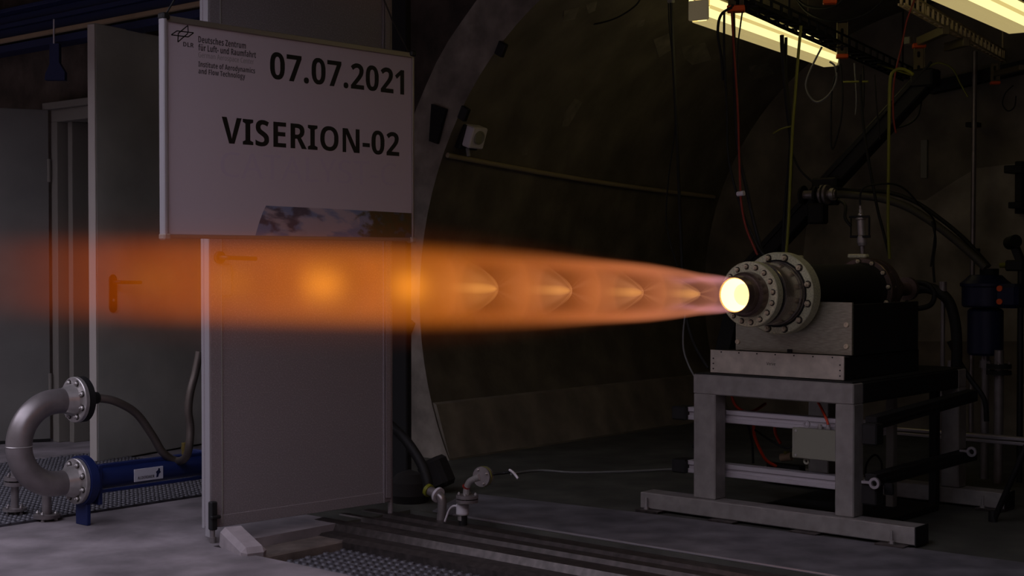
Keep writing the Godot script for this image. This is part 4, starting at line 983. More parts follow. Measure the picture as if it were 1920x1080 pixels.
		part(fl, "shock_diamond", mb, gas.call("hot_spot_gas", 2.3 * G * h[3], 0.05))
	for i in 4:
		var a: float = apex[i]
		if a > 0.0:
			# thin bright cone skin that crosses the jet at the apex
			shell.call("shock_front", a - 0.1, a + 0.26, 24, func(s): return R.call(a) * (0.04 + 0.72 * pow(absf(s - a) / 0.2, 0.8 if s > a else 1.0)), func(s, q):
				var u: float = (s - a) / 0.26
				var k: float = exp(-pow(u * (1.7 if u > 0.0 else 3.2), 2.0)) * smoothstep(0.35, 0.8, absf(q)) * (1.0 - smoothstep(0.86, 1.0, absf(q)))
				return Color(0.8, 0.34, 0.16, k * [0.9, 0.75, 0.45, 0.25][i]), gas.call("front_gas", 3.0 * G, 0.045))
			shell.call("core_streak", a, a + 0.26, 14, func(s): return 0.004 + 0.016 * sqrt(clampf((s - a) / 0.06, 0.0, 1.0)), func(s, q):
				return Color(0.9, 0.40, 0.09, (1.0 - smoothstep(0.0, 1.0, (s - a) / 0.26)) * pow(maxf(0.0, 1.0 - q * q), 0.9)), gas.call("streak_gas", 3.6 * G, 0.05))
	# the light the flame throws down on the floor and stand
	var al := AreaLight3D.new()
	al.name = "flame_light"
	al.area_size = Vector2(0.1, 2.4)
	al.light_color = Color(1.0, 0.5, 0.2)
	al.light_energy = 0.02
	al.shadow_enabled = true
	al.position = o + Vector3(0, -0.1, 1.5)
	al.rotation = Vector3(-PI / 2, 0, 0)
	add_child(al)

func keyed(k: Array, s: float) -> Array:
	for i in k.size() - 1:
		if s <= k[i + 1][0] or i == k.size() - 2:
			var t := clampf((s - k[i][0]) / (k[i + 1][0] - k[i][0]), 0.0, 1.0)
			var r := []
			for j in range(1, k[i].size()):
				r.append(lerpf(k[i][j], k[i + 1][j], t))
			return r
	return []

func lamp(label: String, a: Vector3, b: Vector3, w: float) -> void:
	var d := (b - a).normalized()
	var side := d.cross(Vector3.UP).normalized()
	var l := thing("fluorescent_lamp", label, "lamp", (a + b) / 2, "ceiling lamps")
	var bs := Basis(side, Vector3.UP, -d)
	var len := a.distance_to(b)
	var mid := (a + b) / 2
	part(l, "housing", MB.new().box(mid + Vector3(0, 0.075, 0), Vector3(w * 0.8, 0.025, len), bs, 0.01), M.lamp_housing)
	# ribbed trough diffuser: bands of different glow, as the tubes behind it light them
	for k in [["upper_diffuser", 0.5, 0.065, 0.5, 0.024, M.band_bright], ["middle_diffuser", 0.5, 0.024, 0.47, 0.006, M.band_mid], ["lower_diffuser", 0.47, 0.006, 0.42, -0.036, M.band_bright], ["edge_diffuser", 0.42, -0.036, 0.33, -0.055, M.band_low]]:
		for s in [-1.0, 1.0]:
			var p0 := Vector2(k[1] * w * s, k[2])
			var p1 := Vector2(k[3] * w * s, k[4])
			var q := Vector2(-0.004 * s, 0)
			var tr := Transform3D(Basis(side, Vector3.UP, side.cross(Vector3.UP)), a if side.cross(Vector3.UP).dot(d) > 0.0 else b)
			part(l, k[0], MB.new().prism(PackedVector2Array([p0, p1, p1 + q, p0 + q]), len, tr), k[5])
	part(l, "bottom_diffuser", MB.new().box(mid + Vector3(0, -0.055, 0), Vector3(w * 0.67, 0.004, len), bs, 0.001), M.band_low)
	for q in [a - d * 0.012, b + d * 0.012]:
		part(l, "end_cap", MB.new().box(q + Vector3(0, 0.0, 0), Vector3(w * 0.9, 0.1, 0.02), bs, 0.008), M.end_glow)
	part(l, "hanger", MB.new().cyl(a + d * 0.4 + Vector3(0, 0.1, 0), a + d * 0.4 + Vector3(0, 0.6, 0), 0.006, 6).cyl(b - d * 0.4 + Vector3(0, 0.1, 0), b - d * 0.4 + Vector3(0, 0.6, 0), 0.006, 6), M.tray_steel)
	var al := AreaLight3D.new()
	al.name = "lamp_light"
	al.area_size = Vector2(w * 0.6, len * 0.9)
	al.light_color = Color(1.0, 0.92, 0.7)
	al.light_energy = 0.012
	al.shadow_enabled = true
	al.transform = Transform3D(Basis(side, d, side.cross(d)) , mid + Vector3(0, -0.063, 0))
	if (-al.basis.z).y > 0.0:
		al.basis = Basis(-side, d, (-side).cross(d))
	add_child(al)

func tray(label: String, a: Vector3, b: Vector3, w: float, h: float, n: int, m: Material) -> Node3D:
	var d := (b - a).normalized()
	var side := d.cross(Vector3.UP).normalized()
	var t := thing("cable_tray", label, "cable tray", (a + b) / 2)
	for s in [-0.5, 0.5]:
		for y in [0.0, h]:
			part(t, "side_wire", MB.new().bar(a + side * w * s + Vector3(0, y, 0), b + side * w * s + Vector3(0, y, 0), 0.008, 0.012, 0.001), m)
	for k in n:
		var p := a.lerp(b, (k + 0.5) / n)
		part(t, "rung", MB.new().bar(p + side * w * 0.5, p - side * w * 0.5, 0.008, 0.008, 0.001).bar(p + side * w * 0.5, p + side * w * 0.5 + Vector3(0, h, 0), 0.012, 0.012, 0.001).bar(p - side * w * 0.5, p - side * w * 0.5 + Vector3(0, h, 0), 0.012, 0.012, 0.001), m)
	for f in [0.15, 0.85]:
		var p := a.lerp(b, f)
		part(t, "hanger", MB.new().cyl(p + side * w * 0.5, p + side * w * 0.5 + Vector3(0, 0.7, 0), 0.006, 6), m)
	return t

func ceiling_gear() -> void:
	lamp("glowing twin-tube lamp hanging under the vault behind the hanging cables", Vector3(-4.099, 2.46, -6.169), Vector3(-4.436, 2.46, -8.14), 0.12)
	lamp("glowing twin-tube lamp cut off by the upper right corner", Vector3(-2.569, 2.35, -5.147), Vector3(-2.746, 2.35, -6.893), 0.12)
	tray("black mesh cable tray running beside the nearer lamp, full of cables", Vector3(-3.709, 2.42, -5.963), Vector3(-4.408, 2.42, -9.235), 0.12, 0.05, 22, M.black_paint)
	tray("pale ladder cable tray running below the corner lamp to the right", Vector3(-3.345, 2.5, -6.881), Vector3(-3.854, 2.5, -9.609), 0.03, 0.065, 26, M.tray_pale)
	# black cables lying in the tray
	var t0: Vector3 = Vector3(-3.806, 2.45, -6.144)
	var t1: Vector3 = Vector3(-4.478, 2.45, -9.299)
	for k in 4:
		var off := Vector3(0.03 * (k - 1.5), 0.012 * (k % 2), 0.01 * k)
		cable("black cable bundle lying along the mesh tray", [t0 + off, t0.lerp(t1, 0.3) + off * 1.3, t0.lerp(t1, 0.6) + off * 0.6, t1 + off], 0.012, M.black_rubber, "cable", "cable", "cables lying in the mesh tray")
	# slotted hanger channels with orange end caps
	channel("slotted hanger channel with orange cap over the near end of the lamp", Vector3(-3.777, 2.531, -6), Vector3(-3.777, 2.417, -6), 0.075, false)
	channel("slotted hanger channel with orange cap at the far end of the lamp", Vector3(-4.062, 2.573, -7.6), Vector3(-4.062, 2.382, -7.6), 0.06, false)
	channel("slotted hanger channel with two orange caps above the black strut", Vector3(-3.869, 2.479, -8.2), Vector3(-3.869, 2.228, -8.2), 0.062, true)
	channel("slotted hanger channel with orange cap near the right edge", Vector3(-3.562, 2.396, -8.6), Vector3(-3.562, 2.279, -8.6), 0.05, false)
	channel("slotted hanger channel whose orange cap touches the upper edge of the photo", Vector3(-3.598, 2.621, -6.6), Vector3(-3.598, 2.511, -6.6), 0.06, false)
	# cantilever brackets
	solo("bracket_arm", "grey cantilever arm sticking out to the right above the second channel", "bracket", Vector3(-3.857, 2.519, -8.2), MB.new().bar(Vector3(-3.867, 2.511, -8.2), Vector3(-3.473, 2.481, -7.7), 0.04, 0.05), M.tray_steel)
	solo("bracket_arm", "short grey cantilever arm right of the longer one below the ladder tray", "bracket", Vector3(-3.774, 2.485, -8.4), MB.new().bar(Vector3(-3.781, 2.492, -8.4), Vector3(-3.485, 2.45, -8), 0.04, 0.05), M.tray_steel)
	solo("bracket_arm", "grey cantilever arm beside the channel near the right edge", "bracket", Vector3(-3.549, 2.33, -8.6), MB.new().bar(Vector3(-3.555, 2.33, -8.6), Vector3(-3.239, 2.302, -8.2), 0.03, 0.03), M.tray_steel)
	solo("socket_box", "small pale socket box beside the slotted channel over the strut", "socket", Vector3(-3.94, 2.524, -8.2), MB.new().box(Vector3(-3.94, 2.524, -8.2), Vector3(0.04, 0.045, 0.04), Basis(), 0.004), M.box_grey)
	# hanging cables
	cable("pair of black cables hanging straight down left of the lamp", [Vector3(-4.575, 2.646, -6.6), Vector3(-4.556, 2.274, -6.6), Vector3(-4.533, 1.891, -6.6), Vector3(-4.507, 1.391, -6.6), Vector3(-4.478, 0.951, -6.6), Vector3(-4.421, 0.747, -6.6), Vector3(-4.324, 0.606, -6.6)], 0.009, M.black_rubber)
	cable("thin black cable hanging left of the black pair", [Vector3(-4.606, 2.652, -6.62), Vector3(-4.595, 2.456, -6.62), Vector3(-4.559, 2.188, -6.62), Vector3(-4.558, 1.923, -6.62), Vector3(-4.6, 1.659, -6.62), Vector3(-4.614, 1.393, -6.62), Vector3(-4.541, 1.156, -6.62)], 0.004, M.black_rubber)
	solo("cable_end", "small pale clip holding the hanging black pair at the top edge", "clip", Vector3(-4.574, 2.616, -6.6), MB.new().box(Vector3(-4.574, 2.622, -6.6), Vector3(0.035, 0.02, 0.03), Basis(), 0.004), M.grey_cable)
	cable("thin pale lead hanging from the flame's lower edge to the stand", [Vector3(-4.271, 0.906, -6.3), Vector3(-4.284, 0.793, -6.3), Vector3(-4.273, 0.696, -6.3), Vector3(-4.219, 0.595, -6.3), Vector3(-4.16, 0.548, -6.3)], 0.005, M.grey_cable)
	cable("black cable bowed out left over the lamp's near end", [Vector3(-3.77, 2.41, -5.95), Vector3(-3.83, 2.381, -5.95), Vector3(-3.848, 2.3, -5.95), Vector3(-3.826, 2.169, -5.95), Vector3(-3.817, 2.065, -5.95)], 0.007, M.black_rubber)
	cable("black cable hanging across the lamp's near end", [Vector3(-3.812, 2.394, -5.95), Vector3(-3.811, 2.194, -5.95), Vector3(-3.795, 1.935, -5.95), Vector3(-3.782, 1.677, -5.95), Vector3(-3.712, 1.443, -5.95), Vector3(-3.623, 1.264, -5.95), Vector3(-3.576, 1.208, -5.95)], 0.006, M.black_rubber)
	cable("red orange cable hanging from the near orange cap down to the engine", [Vector3(-3.757, 2.385, -5.93), Vector3(-3.744, 2.211, -5.93), Vector3(-3.722, 1.928, -5.93), Vector3(-3.712, 1.673, -5.93), Vector3(-3.7, 1.468, -5.93), Vector3(-3.67, 1.34, -5.93), Vector3(-3.61, 1.218, -5.93)], 0.0055, M.red_dark)
	cable("thick black cable hanging beside the red one down to the engine", [Vector3(-3.773, 2.387, -5.97), Vector3(-3.766, 2.14, -5.97), Vector3(-3.756, 1.857, -5.97), Vector3(-3.731, 1.676, -5.97), Vector3(-3.701, 1.559, -5.97), Vector3(-3.659, 1.392, -5.97), Vector3(-3.605, 1.218, -5.97)], 0.009, M.black_rubber)
	cable("thin black cable hanging right of the near orange cap", [Vector3(-3.722, 2.387, -5.97), Vector3(-3.734, 2.316, -5.97), Vector3(-3.745, 2.215, -5.97), Vector3(-3.744, 1.933, -5.97)], 0.004, M.black_rubber)
	solo("cable_tag", "white tag wrapped round the red cable above the engine", "tag", Vector3(-3.684, 1.51, -5.9), MB.new().cyl(Vector3(-3.702, 1.508, -5.9), Vector3(-3.666, 1.512, -5.9), 0.012, 10), M.white_plastic)
	cable("thick black cable hanging from the mesh tray down to the chamber flange", [Vector3(-3.67, 2.302, -6.25), Vector3(-3.663, 2.186, -6.25), Vector3(-3.638, 1.948, -6.25), Vector3(-3.617, 1.79, -6.25), Vector3(-3.619, 1.606, -6.25), Vector3(-3.636, 1.371, -6.25), Vector3(-3.653, 1.213, -6.25)], 0.011, M.black_rubber)
	cable("second black cable of the bundle hanging at the middle of the lamp", [Vector3(-3.658, 2.292, -6.27), Vector3(-3.657, 2.108, -6.27), Vector3(-3.632, 1.844, -6.27), Vector3(-3.637, 1.687, -6.27), Vector3(-3.663, 1.424, -6.27), Vector3(-3.671, 1.213, -6.27)], 0.008, M.black_rubber)
	cable("yellow green cable hanging straight at the middle of the lamp", [Vector3(-3.546, 2.332, -6.22), Vector3(-3.56, 2.199, -6.22), Vector3(-3.58, 1.967, -6.22), Vector3(-3.591, 1.838, -6.22), Vector3(-3.602, 1.604, -6.22), Vector3(-3.612, 1.37, -6.22), Vector3(-3.624, 1.213, -6.22)], 0.0075, M.yellow_cable)
	cable("black cable sweeping from the bundle to the clamp on the strut", [Vector3(-3.816, 1.753, -6.6), Vector3(-3.766, 1.66, -6.6), Vector3(-3.697, 1.597, -6.6), Vector3(-3.657, 1.563, -6.6)], 0.006, M.black_rubber)
	cable("yellow cable tie sticking out from the black bundle", [Vector3(-3.588, 1.849, -6.22), Vector3(-3.653, 1.837, -6.22), Vector3(-3.698, 1.818, -6.22)], 0.004, M.yellow_cable, "cable_tie", "cable tie")
	cable("grey cable hanging in an open loop at the lamp's far end", [Vector3(-3.863, 2.346, -7), Vector3(-3.931, 2.23, -7), Vector3(-3.96, 2.146, -7), Vector3(-3.93, 2.077, -7), Vector3(-3.881, 2.05, -7), Vector3(-3.814, 2.089, -7), Vector3(-3.776, 2.16, -7), Vector3(-3.783, 2.232, -7), Vector3(-3.815, 2.261, -7)], 0.0055, M.grey_cable)
	cable("black cable hanging in a long narrow loop below the lamp's far end", [Vector3(-3.751, 2.244, -7), Vector3(-3.738, 2.1, -7), Vector3(-3.743, 1.972, -7), Vector3(-3.768, 1.859, -7), Vector3(-3.799, 1.789, -7), Vector3(-3.806, 1.904, -7), Vector3(-3.801, 2.105, -7), Vector3(-3.764, 2.23, -7)], 0.005, M.black_rubber)
	cable("black cable hanging from the gear above the strut to the sensor", [Vector3(-3.583, 2.163, -6.9), Vector3(-3.576, 2.023, -6.9), Vector3(-3.554, 1.827, -6.9), Vector3(-3.522, 1.659, -6.9), Vector3(-3.482, 1.463, -6.9), Vector3(-3.451, 1.352, -6.9), Vector3(-3.412, 1.208, -6.9)], 0.008, M.black_rubber)
	cable("thin black cable beside the one hanging to the sensor", [Vector3(-3.511, 2.159, -6.92), Vector3(-3.498, 1.991, -6.92), Vector3(-3.479, 1.819, -6.92)], 0.004, M.black_rubber)
	cable("bright yellow green cable hanging down to the engine's rear flange", [Vector3(-3.24, 2.125, -6.8), Vector3(-3.292, 2.156, -6.8), Vector3(-3.338, 2.154, -6.8), Vector3(-3.364, 2.108, -6.8), Vector3(-3.369, 1.919, -6.8), Vector3(-3.371, 1.648, -6.8), Vector3(-3.372, 1.377, -6.8), Vector3(-3.362, 1.2, -6.8)], 0.0085, M.yellow_cable)
	cable("thin red cable dropping from the ladder tray past the yellow green one", [Vector3(-3.326, 2.546, -7), Vector3(-3.373, 2.431, -7), Vector3(-3.402, 2.296, -7), Vector3(-3.431, 2.187, -7), Vector3(-3.445, 2.078, -7), Vector3(-3.444, 1.939, -7), Vector3(-3.429, 1.854, -7)], 0.005, M.red_cable)
	cable("black cable drooping in a wide arc at the top centre of the vault", [Vector3(-5.802, 2.845, -6.8), Vector3(-5.694, 2.747, -6.8), Vector3(-5.526, 2.654, -6.8), Vector3(-5.321, 2.597, -6.8), Vector3(-5.122, 2.607, -6.8), Vector3(-4.968, 2.664, -6.8), Vector3(-4.911, 2.725, -6.8)], 0.005, M.black_rubber)
	cable("black cable drooping in an arc above the mesh tray", [Vector3(-3.98, 2.628, -6.9), Vector3(-3.908, 2.562, -6.9), Vector3(-3.796, 2.532, -6.9), Vector3(-3.718, 2.545, -6.9), Vector3(-3.668, 2.585, -6.9)], 0.006, M.black_rubber)
	cable("black cable drooping in a wider arc above the mesh tray", [Vector3(-4.031, 2.636, -7), Vector3(-3.965, 2.553, -7), Vector3(-3.867, 2.496, -7), Vector3(-3.755, 2.472, -7), Vector3(-3.615, 2.491, -7), Vector3(-3.523, 2.542, -7), Vector3(-3.493, 2.577, -7)], 0.006, M.black_rubber)
	cable("yellow cable bridging between the channels above the strut", [Vector3(-3.829, 2.347, -8.2), Vector3(-3.744, 2.371, -8.2), Vector3(-3.66, 2.332, -8.2), Vector3(-3.61, 2.243, -8.2), Vector3(-3.56, 2.154, -8.2)], 0.005, M.yellow_cable)
	cable("black cable curving down from the strut's top to the left", [Vector3(-3.664, 2.119, -7.8), Vector3(-3.683, 2.028, -7.8), Vector3(-3.738, 1.98, -7.8), Vector3(-3.821, 1.96, -7.8)], 0.006, M.black_rubber)
	cable("black cable loop on the end wall near the right edge", [Vector3(-3.569, 2.287, -8.9), Vector3(-3.62, 2.241, -8.9), Vector3(-3.637, 2.175, -8.9), Vector3(-3.602, 2.129, -8.9), Vector3(-3.561, 2.153, -8.9), Vector3(-3.552, 2.219, -8.9)], 0.004, M.black_rubber)
	cable("yellow green cable running along the mesh tray to the second channel", [Vector3(-4.032, 2.48, -7.061), Vector3(-4.181, 2.47, -7.763), Vector3(-4.304, 2.45, -8.482), Vector3(-3.907, 2.309, -8.2)], 0.006, M.yellow_cable)
	solo("cross_tie", "yellow rod lying crosswise under the mesh tray's far end", "rod", Vector3(-3.951, 2.2, -7.4), MB.new().cyl(Vector3(-3.951, 2.2, -7.4), Vector3(-3.793, 2.19, -7.4), 0.006, 8), M.yellow_cable)
	cable("grey cable hanging first left below the mesh tray's far end", [Vector3(-3.931, 2.316, -7.5), Vector3(-3.924, 2.219, -7.5), Vector3(-3.917, 2.109, -7.5), Vector3(-3.923, 2.021, -7.5)], 0.005, M.grey_cable, "cable", "cable")
	cable("black cable hanging with a pale tip below the mesh tray's far end", [Vector3(-3.878, 2.294, -7.5), Vector3(-3.871, 2.184, -7.5), Vector3(-3.873, 2.054, -7.5)], 0.005, M.black_rubber, "cable", "cable")

func channel(label: String, a: Vector3, b: Vector3, w: float, both := false) -> void:
	# a: upper end, b: lower end
	var c := thing("hanger_channel", label, "channel", b)
	var h := a.y - b.y
	var bs := Basis(Vector3.UP, deg_to_rad(31.0))
	part(c, "back", MB.new().box((a + b) / 2 + bs * Vector3(0, 0, -w * 0.4), Vector3(w, h, 0.004), bs, 0.001), M.tray_steel)
	part(c, "flange", MB.new().box((a + b) / 2 + bs * Vector3(-w * 0.48, 0, 0), Vector3(0.004, h, w * 0.8), bs, 0.001).box((a + b) / 2 + bs * Vector3(w * 0.48, 0, 0), Vector3(0.004, h, w * 0.8), bs, 0.001), M.tray_steel)
	var n := int(h / (w * 1.1))
	for k in n:
		part(c, "slot", MB.new().prism(capsule(Vector2(0, -w * 0.3), w * 0.14, w * 0.6), 0.002, Transform3D(bs, a.lerp(b, (k + 0.5) / n) + bs * Vector3(0, 0, -w * 0.395))), M.black_paint)
	part(c, "end_cap", MB.new().box(b + Vector3(0, -w * 0.1, 0), Vector3(w * 1.15, w * 0.38, w), bs, 0.004), M.orange_plastic, "orange end cap")
	if both:
		part(c, "end_cap", MB.new().box(a + Vector3(0, w * 0.1, 0), Vector3(w * 1.25, w * 0.45, w), bs, 0.004), M.orange_plastic, "orange end cap")

func back_gear() -> void:
	# black strut leaning behind the engine
	var sa: Vector3 = Vector3(-3.517, 2.225, -7.6)
	var sb: Vector3 = Vector3(-4.721, 1.086, -7.6)
	var st := thing("leaning_strut", "black box-section strut leaning diagonally behind the engine", "strut", sb)
	part(st, "beam", MB.new().bar(sb, sa, 0.1, 0.11, 0.008), M.black_paint)
	part(st, "edge_rib", MB.new().bar(sb + Vector3(0.03, 0.062, 0.055), sa + Vector3(0.03, 0.062, 0.055), 0.012, 0.014, 0.002), M.black_rubber)
	part(st, "foot_post", MB.new().bar(sb + Vector3(0, 0.03, 0), Vector3(sb.x - 0.3, 0.0, sb.z), 0.09, 0.1), M.black_paint)
	part(st, "head_block", MB.new().box(sa + Vector3(-0.03, -0.02, 0), Vector3(0.13, 0.1, 0.12), Basis(), 0.01), M.black_paint)
	# valve on the strut with its thick hose to the blue actuator
	var vb := 7.45
	var v := thing("line_valve", "flanged line valve clamped on the leaning strut above the engine", "valve", Vector3(-4.128, 1.524, -7.45))
	var c0: Vector3 = Vector3(-4.25, 1.57, -7.45)
	var c1: Vector3 = Vector3(-4.015, 1.57, -7.45)
	var cd := c1 - c0
	part(v, "body", MB.new().cyl(c0, c1, 0.026, 14), M.pipe_steel)
	for k in [0.06, 0.45, 0.6, 0.72]:
		part(v, "flange", MB.new().cyl(c0 + cd * k, c0 + cd * (k + 0.06), 0.056, 20), M.black_paint if k < 0.5 else M.pipe_steel)
	part(v, "collar", MB.new().cyl(c0 + cd * 0.86, c0 + cd * 0.96, 0.036, 14), M.stainless)
	part(v, "actuator_block", MB.new().box(c0 + cd * 0.5 + Vector3(0, -0.11, 0), Vector3(0.1, 0.12, 0.08), Basis(), 0.01), M.black_paint)
	part(v, "clamp", MB.new().box(c0 + cd * 0.55 + Vector3(0, 0.02, -0.07), Vector3(0.16, 0.16, 0.06), Basis(), 0.01), M.black_paint)
	var hp := [c1]
	hp.append_array([Vector3(-3.934, 1.563, -7.5), Vector3(-3.769, 1.54, -7.5), Vector3(-3.607, 1.488, -7.5), Vector3(-3.465, 1.405, -7.5), Vector3(-3.342, 1.316, -7.5), Vector3(-3.236, 1.229, -7.5), Vector3(-3.152, 1.151, -7.5)])
	solo("thick_hose", "thick grey hose arching from the line valve over to the blue actuator", "hose", c1, MB.new().tube(hp, 0.022, 12, 8), M.hose_dark)
	var hq := [c1 + Vector3(0, 0.03, 0)]
	hq.append_array([Vector3(-3.96, 1.59, -7.55), Vector3(-3.761, 1.578, -7.55), Vector3(-3.584, 1.519, -7.55), Vector3(-3.426, 1.415, -7.55), Vector3(-3.288, 1.302, -7.55), Vector3(-3.152, 1.157, -7.55)])
	solo("thick_hose", "second darker hose arching just above the first towards the blue actuator", "hose", hq[0], MB.new().tube(hq, 0.012, 10, 8), M.black_rubber)
	solo("wall_beam", "black bar crossing the end wall high on the right", "bar", Vector3(-3.868, 2.39, -9.2), MB.new().bar(Vector3(-4.257, 2.347, -9.2), Vector3(-3.568, 2.444, -9.2), 0.08, 0.08), M.black_paint)
	# vertical pipe on the end wall
	var vp := thing("wall_pipe", "thin shiny vertical pipe on the end wall", "pipe", Vector3(-3.918, 1.148, -9.1))
	part(vp, "pipe", MB.new().cyl(Vector3(-3.915, 0.658, -9.1), Vector3(-3.906, 2.554, -9.1), 0.016, 12), M.pipe_steel)
	for p in [Vector3(-3.935, 2.08, -9.15), Vector3(-3.937, 1.253, -9.15)]:
		part(vp, "clip", MB.new().box(p, Vector3(0.07, 0.03, 0.1), Basis(), 0.004), M.black_paint)
	part(vp, "stub", MB.new().cyl(Vector3(-3.915, 0.658, -9.1), Vector3(Vector3(-3.915, 0.658, -9.1).x, 0, -9.1), 0.016, 12), M.pipe_steel)
	solo("wall_scale", "narrow vertical marked strip on the end wall", "strip", Vector3(-4.336, 1.764, -9.28), MB.new().box(Vector3(-4.339, 1.881, -9.285), Vector3(0.045, 0.26, 0.02), Basis(), 0.002), M.box_grey)
	# blue actuator on its pipe
	var ab := 7.6
	var bc: Vector3 = Vector3(-3.193, 1.026, -7.6)
	var ac := thing("blue_actuator", "dark blue valve actuator with red plugs right of the engine", "actuator", Vector3(-3.19, 0, -7.6))
	part(ac, "housing", MB.new().lathe(bc + Vector3(0, -0.09, 0), Vector3.UP, [Vector2(0, 0), Vector2(0, 0.115), Vector2(0.01, 0.125), Vector2(0.11, 0.125), Vector2(0.115, 0.135), Vector2(0.13, 0.135), Vector2(0.15, 0.11), Vector2(0.175, 0.085), Vector2(0.18, 0)], 28), M.navy_paint)
	part(ac, "terminal_box", MB.new().box(bc + Vector3(0.15, -0.025, 0.02), Vector3(0.13, 0.13, 0.16), Basis(), 0.02), M.navy_paint)
	for dy in [0.015, -0.055]:
		part(ac, "plug", MB.new().cyl(bc + Vector3(0.12, dy, 0.09), bc + Vector3(0.12, dy, 0.108), 0.016, 12), M.orange_plastic, "red plug")
	part(ac, "lower_housing", MB.new().lathe(bc + Vector3(0, -0.35, 0), Vector3.UP, [Vector2(0, 0), Vector2(0, 0.085), Vector2(0.012, 0.095), Vector2(0.24, 0.095), Vector2(0.25, 0.085), Vector2(0.26, 0.06), Vector2(0.27, 0.06)], 24), M.navy_paint)
	part(ac, "hose_socket", MB.new().cyl(bc + Vector3(0.02, 0.085, 0), bc + Vector3(0.02, 0.12, 0), 0.05, 16), M.black_paint)
	part(ac, "stem", MB.new().cyl(bc + Vector3(0, -0.35, 0), Vector3(bc.x, 0.0, bc.z), 0.022, 14).cyl(bc + Vector3(0, -0.42, 0), bc + Vector3(0, -0.38, 0), 0.032, 12), M.pipe_steel)
	# flange pairs below
	for q in [[Vector3(-3.337, 0.545, -7.5), "flanged pipe joint left of the blue actuator's stem"], [Vector3(-3.075, 0.611, -7.5), "flanged pipe joint right of the blue actuator's stem"]]:
		var c: Vector3 = q[0]
		var j := thing("pipe_joint", q[1], "pipe", Vector3(c.x, 0, c.z), "pipe joints behind the stand")
		part(j, "pipe", MB.new().cyl(Vector3(c.x, 0, c.z), c + Vector3(0, 0.1, 0), 0.025, 14), M.pipe_steel)
		part(j, "flange", MB.new().cyl(c + Vector3(0, -0.03, 0), c + Vector3(0, -0.008, 0), 0.065, 20).cyl(c + Vector3(0, 0.004, 0), c + Vector3(0, 0.026, 0), 0.065, 20), M.black_paint)
		bolts(j, "bolt", c + Vector3(0, 0.026, 0), Vector3.UP, 0.05, 4, 0.008, 0.3, M.pipe_steel, 0.05)
	cable("thick black hose bundle sagging from the engine's rear to the floor", [Vector3(-3.46, 1.029, -7.2), Vector3(-3.34, 1.045, -7.2), Vector3(-3.235, 0.99, -7.2), Vector3(-3.191, 0.879, -7.2), Vector3(-3.178, 0.74, -7.2), Vector3(-3.183, 0.6, -7.2), Vector3(-3.2, 0.431, -7.2)], 0.03, M.black_rubber, "hose", "hose")
	cable("black hose crossing from the bundle down to the right", [Vector3(-3.242, 0.763, -7.25), Vector3(-3.182, 0.653, -7.25), Vector3(-3.123, 0.567, -7.25), Vector3(-3.051, 0.471, -7.25), Vector3(-3.036, 0.355, -7.25)], 0.014, M.black_rubber, "hose", "hose")
	cable("black ring of hose behind the engine's inlet", [Vector3(-3.373, 1.047, -7), Vector3(-3.32, 1.076, -7), Vector3(-3.247, 1.065, -7), Vector3(-3.212, 1.017, -7), Vector3(-3.235, 0.961, -7), Vector3(-3.319, 0.943, -7), Vector3(-3.37, 0.975, -7)], 0.014, M.black_rubber, "hose", "hose")
	cable("thin black cable hanging from the thick hose to the engine's rear", [Vector3(-3.41, 1.403, -7.4), Vector3(-3.391, 1.301, -7.4), Vector3(-3.403, 1.186, -7.4), Vector3(-3.396, 1.07, -7.4)], 0.007, M.black_rubber)
	solo("pipe_end", "short grey pipe end beside the black hose bundle", "pipe", Vector3(-3.256, 0.99, -7.2), MB.new().cyl(Vector3(-3.256, 0.99, -7.2), Vector3(-3.257, 1.079, -7.2), 0.02, 12).cyl(Vector3(Vector3(-3.256, 0.99, -7.2).x, 0, -7.2), Vector3(-3.256, 0.99, -7.2), 0.012, 10), M.pipe_steel)
	var wb := thing("wall_bracket", "black wall bracket at the right edge", "bracket", Vector3(-3.681, 1.497, -9.3))
	part(wb, "upright", MB.new().box(Vector3(-3.659, 1.662, -9.26), Vector3(0.05, 0.34, 0.08), Basis(), 0.004), M.black_paint)
	part(wb, "arm", MB.new().box(Vector3(-3.657, 1.777, -9.2), Vector3(0.12, 0.05, 0.16), Basis(), 0.004).box(Vector3(-3.642, 1.545, -9.2), Vector3(0.09, 0.04, 0.16), Basis(), 0.004), M.black_paint)
	var ca := thing("camera_arm", "black jointed arm with a round head at the right edge", "arm", Vector3(-3.017, 1.143, -7.6))
	part(ca, "head", MB.new().cyl(Vector3(-3.065, 1.283, -7.6), Vector3(-3.007, 1.294, -7.55), 0.035, 16), M.black_plastic)
	part(ca, "arm", MB.new().bar(Vector3(-3.042, 1.286, -7.6), Vector3(-2.989, 1.157, -7.6), 0.04, 0.04), M.black_plastic)
	part(ca, "clamp", MB.new().box(Vector3(-3.026, 1.163, -7.6), Vector3(0.1, 0.06, 0.06), Basis(), 0.008), M.black_plastic)
	part(ca, "pin", MB.new().cyl(Vector3(-3.114, 1.163, -7.6), Vector3(-3.055, 1.168, -7.6), 0.014, 10), M.yellow_cable)
	part(ca, "post", MB.new().cyl(Vector3(-3, 1.157, -7.6), Vector3(Vector3(-3, 1.157, -7.6).x, 0, -7.6), 0.016, 10), M.black_plastic)
	var tr := thing("tripod", "black tripod whose leg reaches the floor at the right edge", "tripod", Vector3(-2.647, 0, -6.4))
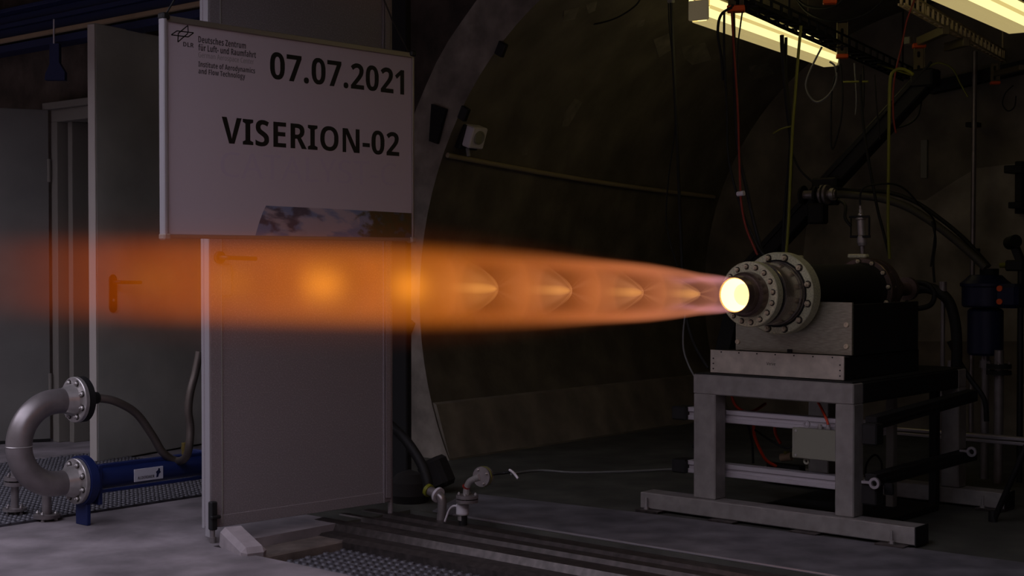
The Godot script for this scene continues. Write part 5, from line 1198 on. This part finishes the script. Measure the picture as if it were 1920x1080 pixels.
	part(tr, "leg", MB.new().cyl(Vector3(-2.64, 0, -6.384), Vector3(-2.408, 0.483, -6.3), 0.014, 10), M.black_plastic)
	part(tr, "foot", MB.new().cyl(Vector3(-2.64, 0, -6.384), Vector3(-2.64, 0, -6.384) + Vector3(0, 0.05, 0), 0.02, 10), M.black_rubber)
	part(tr, "leg", MB.new().cyl(Vector3(-2.3, 0, -6.9), Vector3(-2.408, 0.483, -6.3), 0.014, 10), M.black_plastic)
	part(tr, "leg", MB.new().cyl(Vector3(-2.0, 0, -6.0), Vector3(-2.408, 0.483, -6.3), 0.014, 10), M.black_plastic)
	# conduit and sensor box on the curved lining
	var w0 := wall_pt(1.80, -6.25)
	var w1 := wall_pt(1.66, -9.2)
	var cp := []
	for k in 7:
		var f := k / 6.0
		cp.append(wall_pt(1.815 - 0.15 * f - 0.02 * sin(PI * f), lerpf(-6.22, -9.2, f)))
	solo("conduit", "pale conduit running along the tunnel lining below the sensor box", "conduit", cp[0], MB.new().tube(cp, 0.016, 8, 4), M.conduit_grey)
	var sp := wall_pt(1.93, -6.35)
	var nb := Basis(Vector3.BACK, -0.35)
	var sbx := thing("sensor_box", "small white square sensor box with round lens on the tunnel rim", "sensor", sp)
	part(sbx, "box", MB.new().box(sp + Vector3(0.03, 0, 0), Vector3(0.09, 0.13, 0.13), nb, 0.008), M.white_plastic)
	part(sbx, "back_plate", MB.new().box(sp + Vector3(-0.01, 0, 0.0), Vector3(0.05, 0.15, 0.16), nb, 0.004), M.black_paint)
	part(sbx, "lens", MB.new().lathe(sp + Vector3(0.072, -0.01, 0), Vector3(1, -0.3, 0), [Vector2(0, 0.042), Vector2(0.01, 0.042), Vector2(0.012, 0.034), Vector2(0.005, 0.03), Vector2(0.005, 0)], 20), M.box_grey)
	part(sbx, "gland", MB.new().cyl(sp + Vector3(0.0, -0.07, 0.02), sp + Vector3(0.01, -0.12, 0.02), 0.012, 10), M.grey_cable)

func wall_pt(y: float, z: float, off := 0.016) -> Vector3:
	return Vector3(-4.144 - sqrt(pow(1.985 - off, 2) - pow(y - 0.955, 2)), y, z)
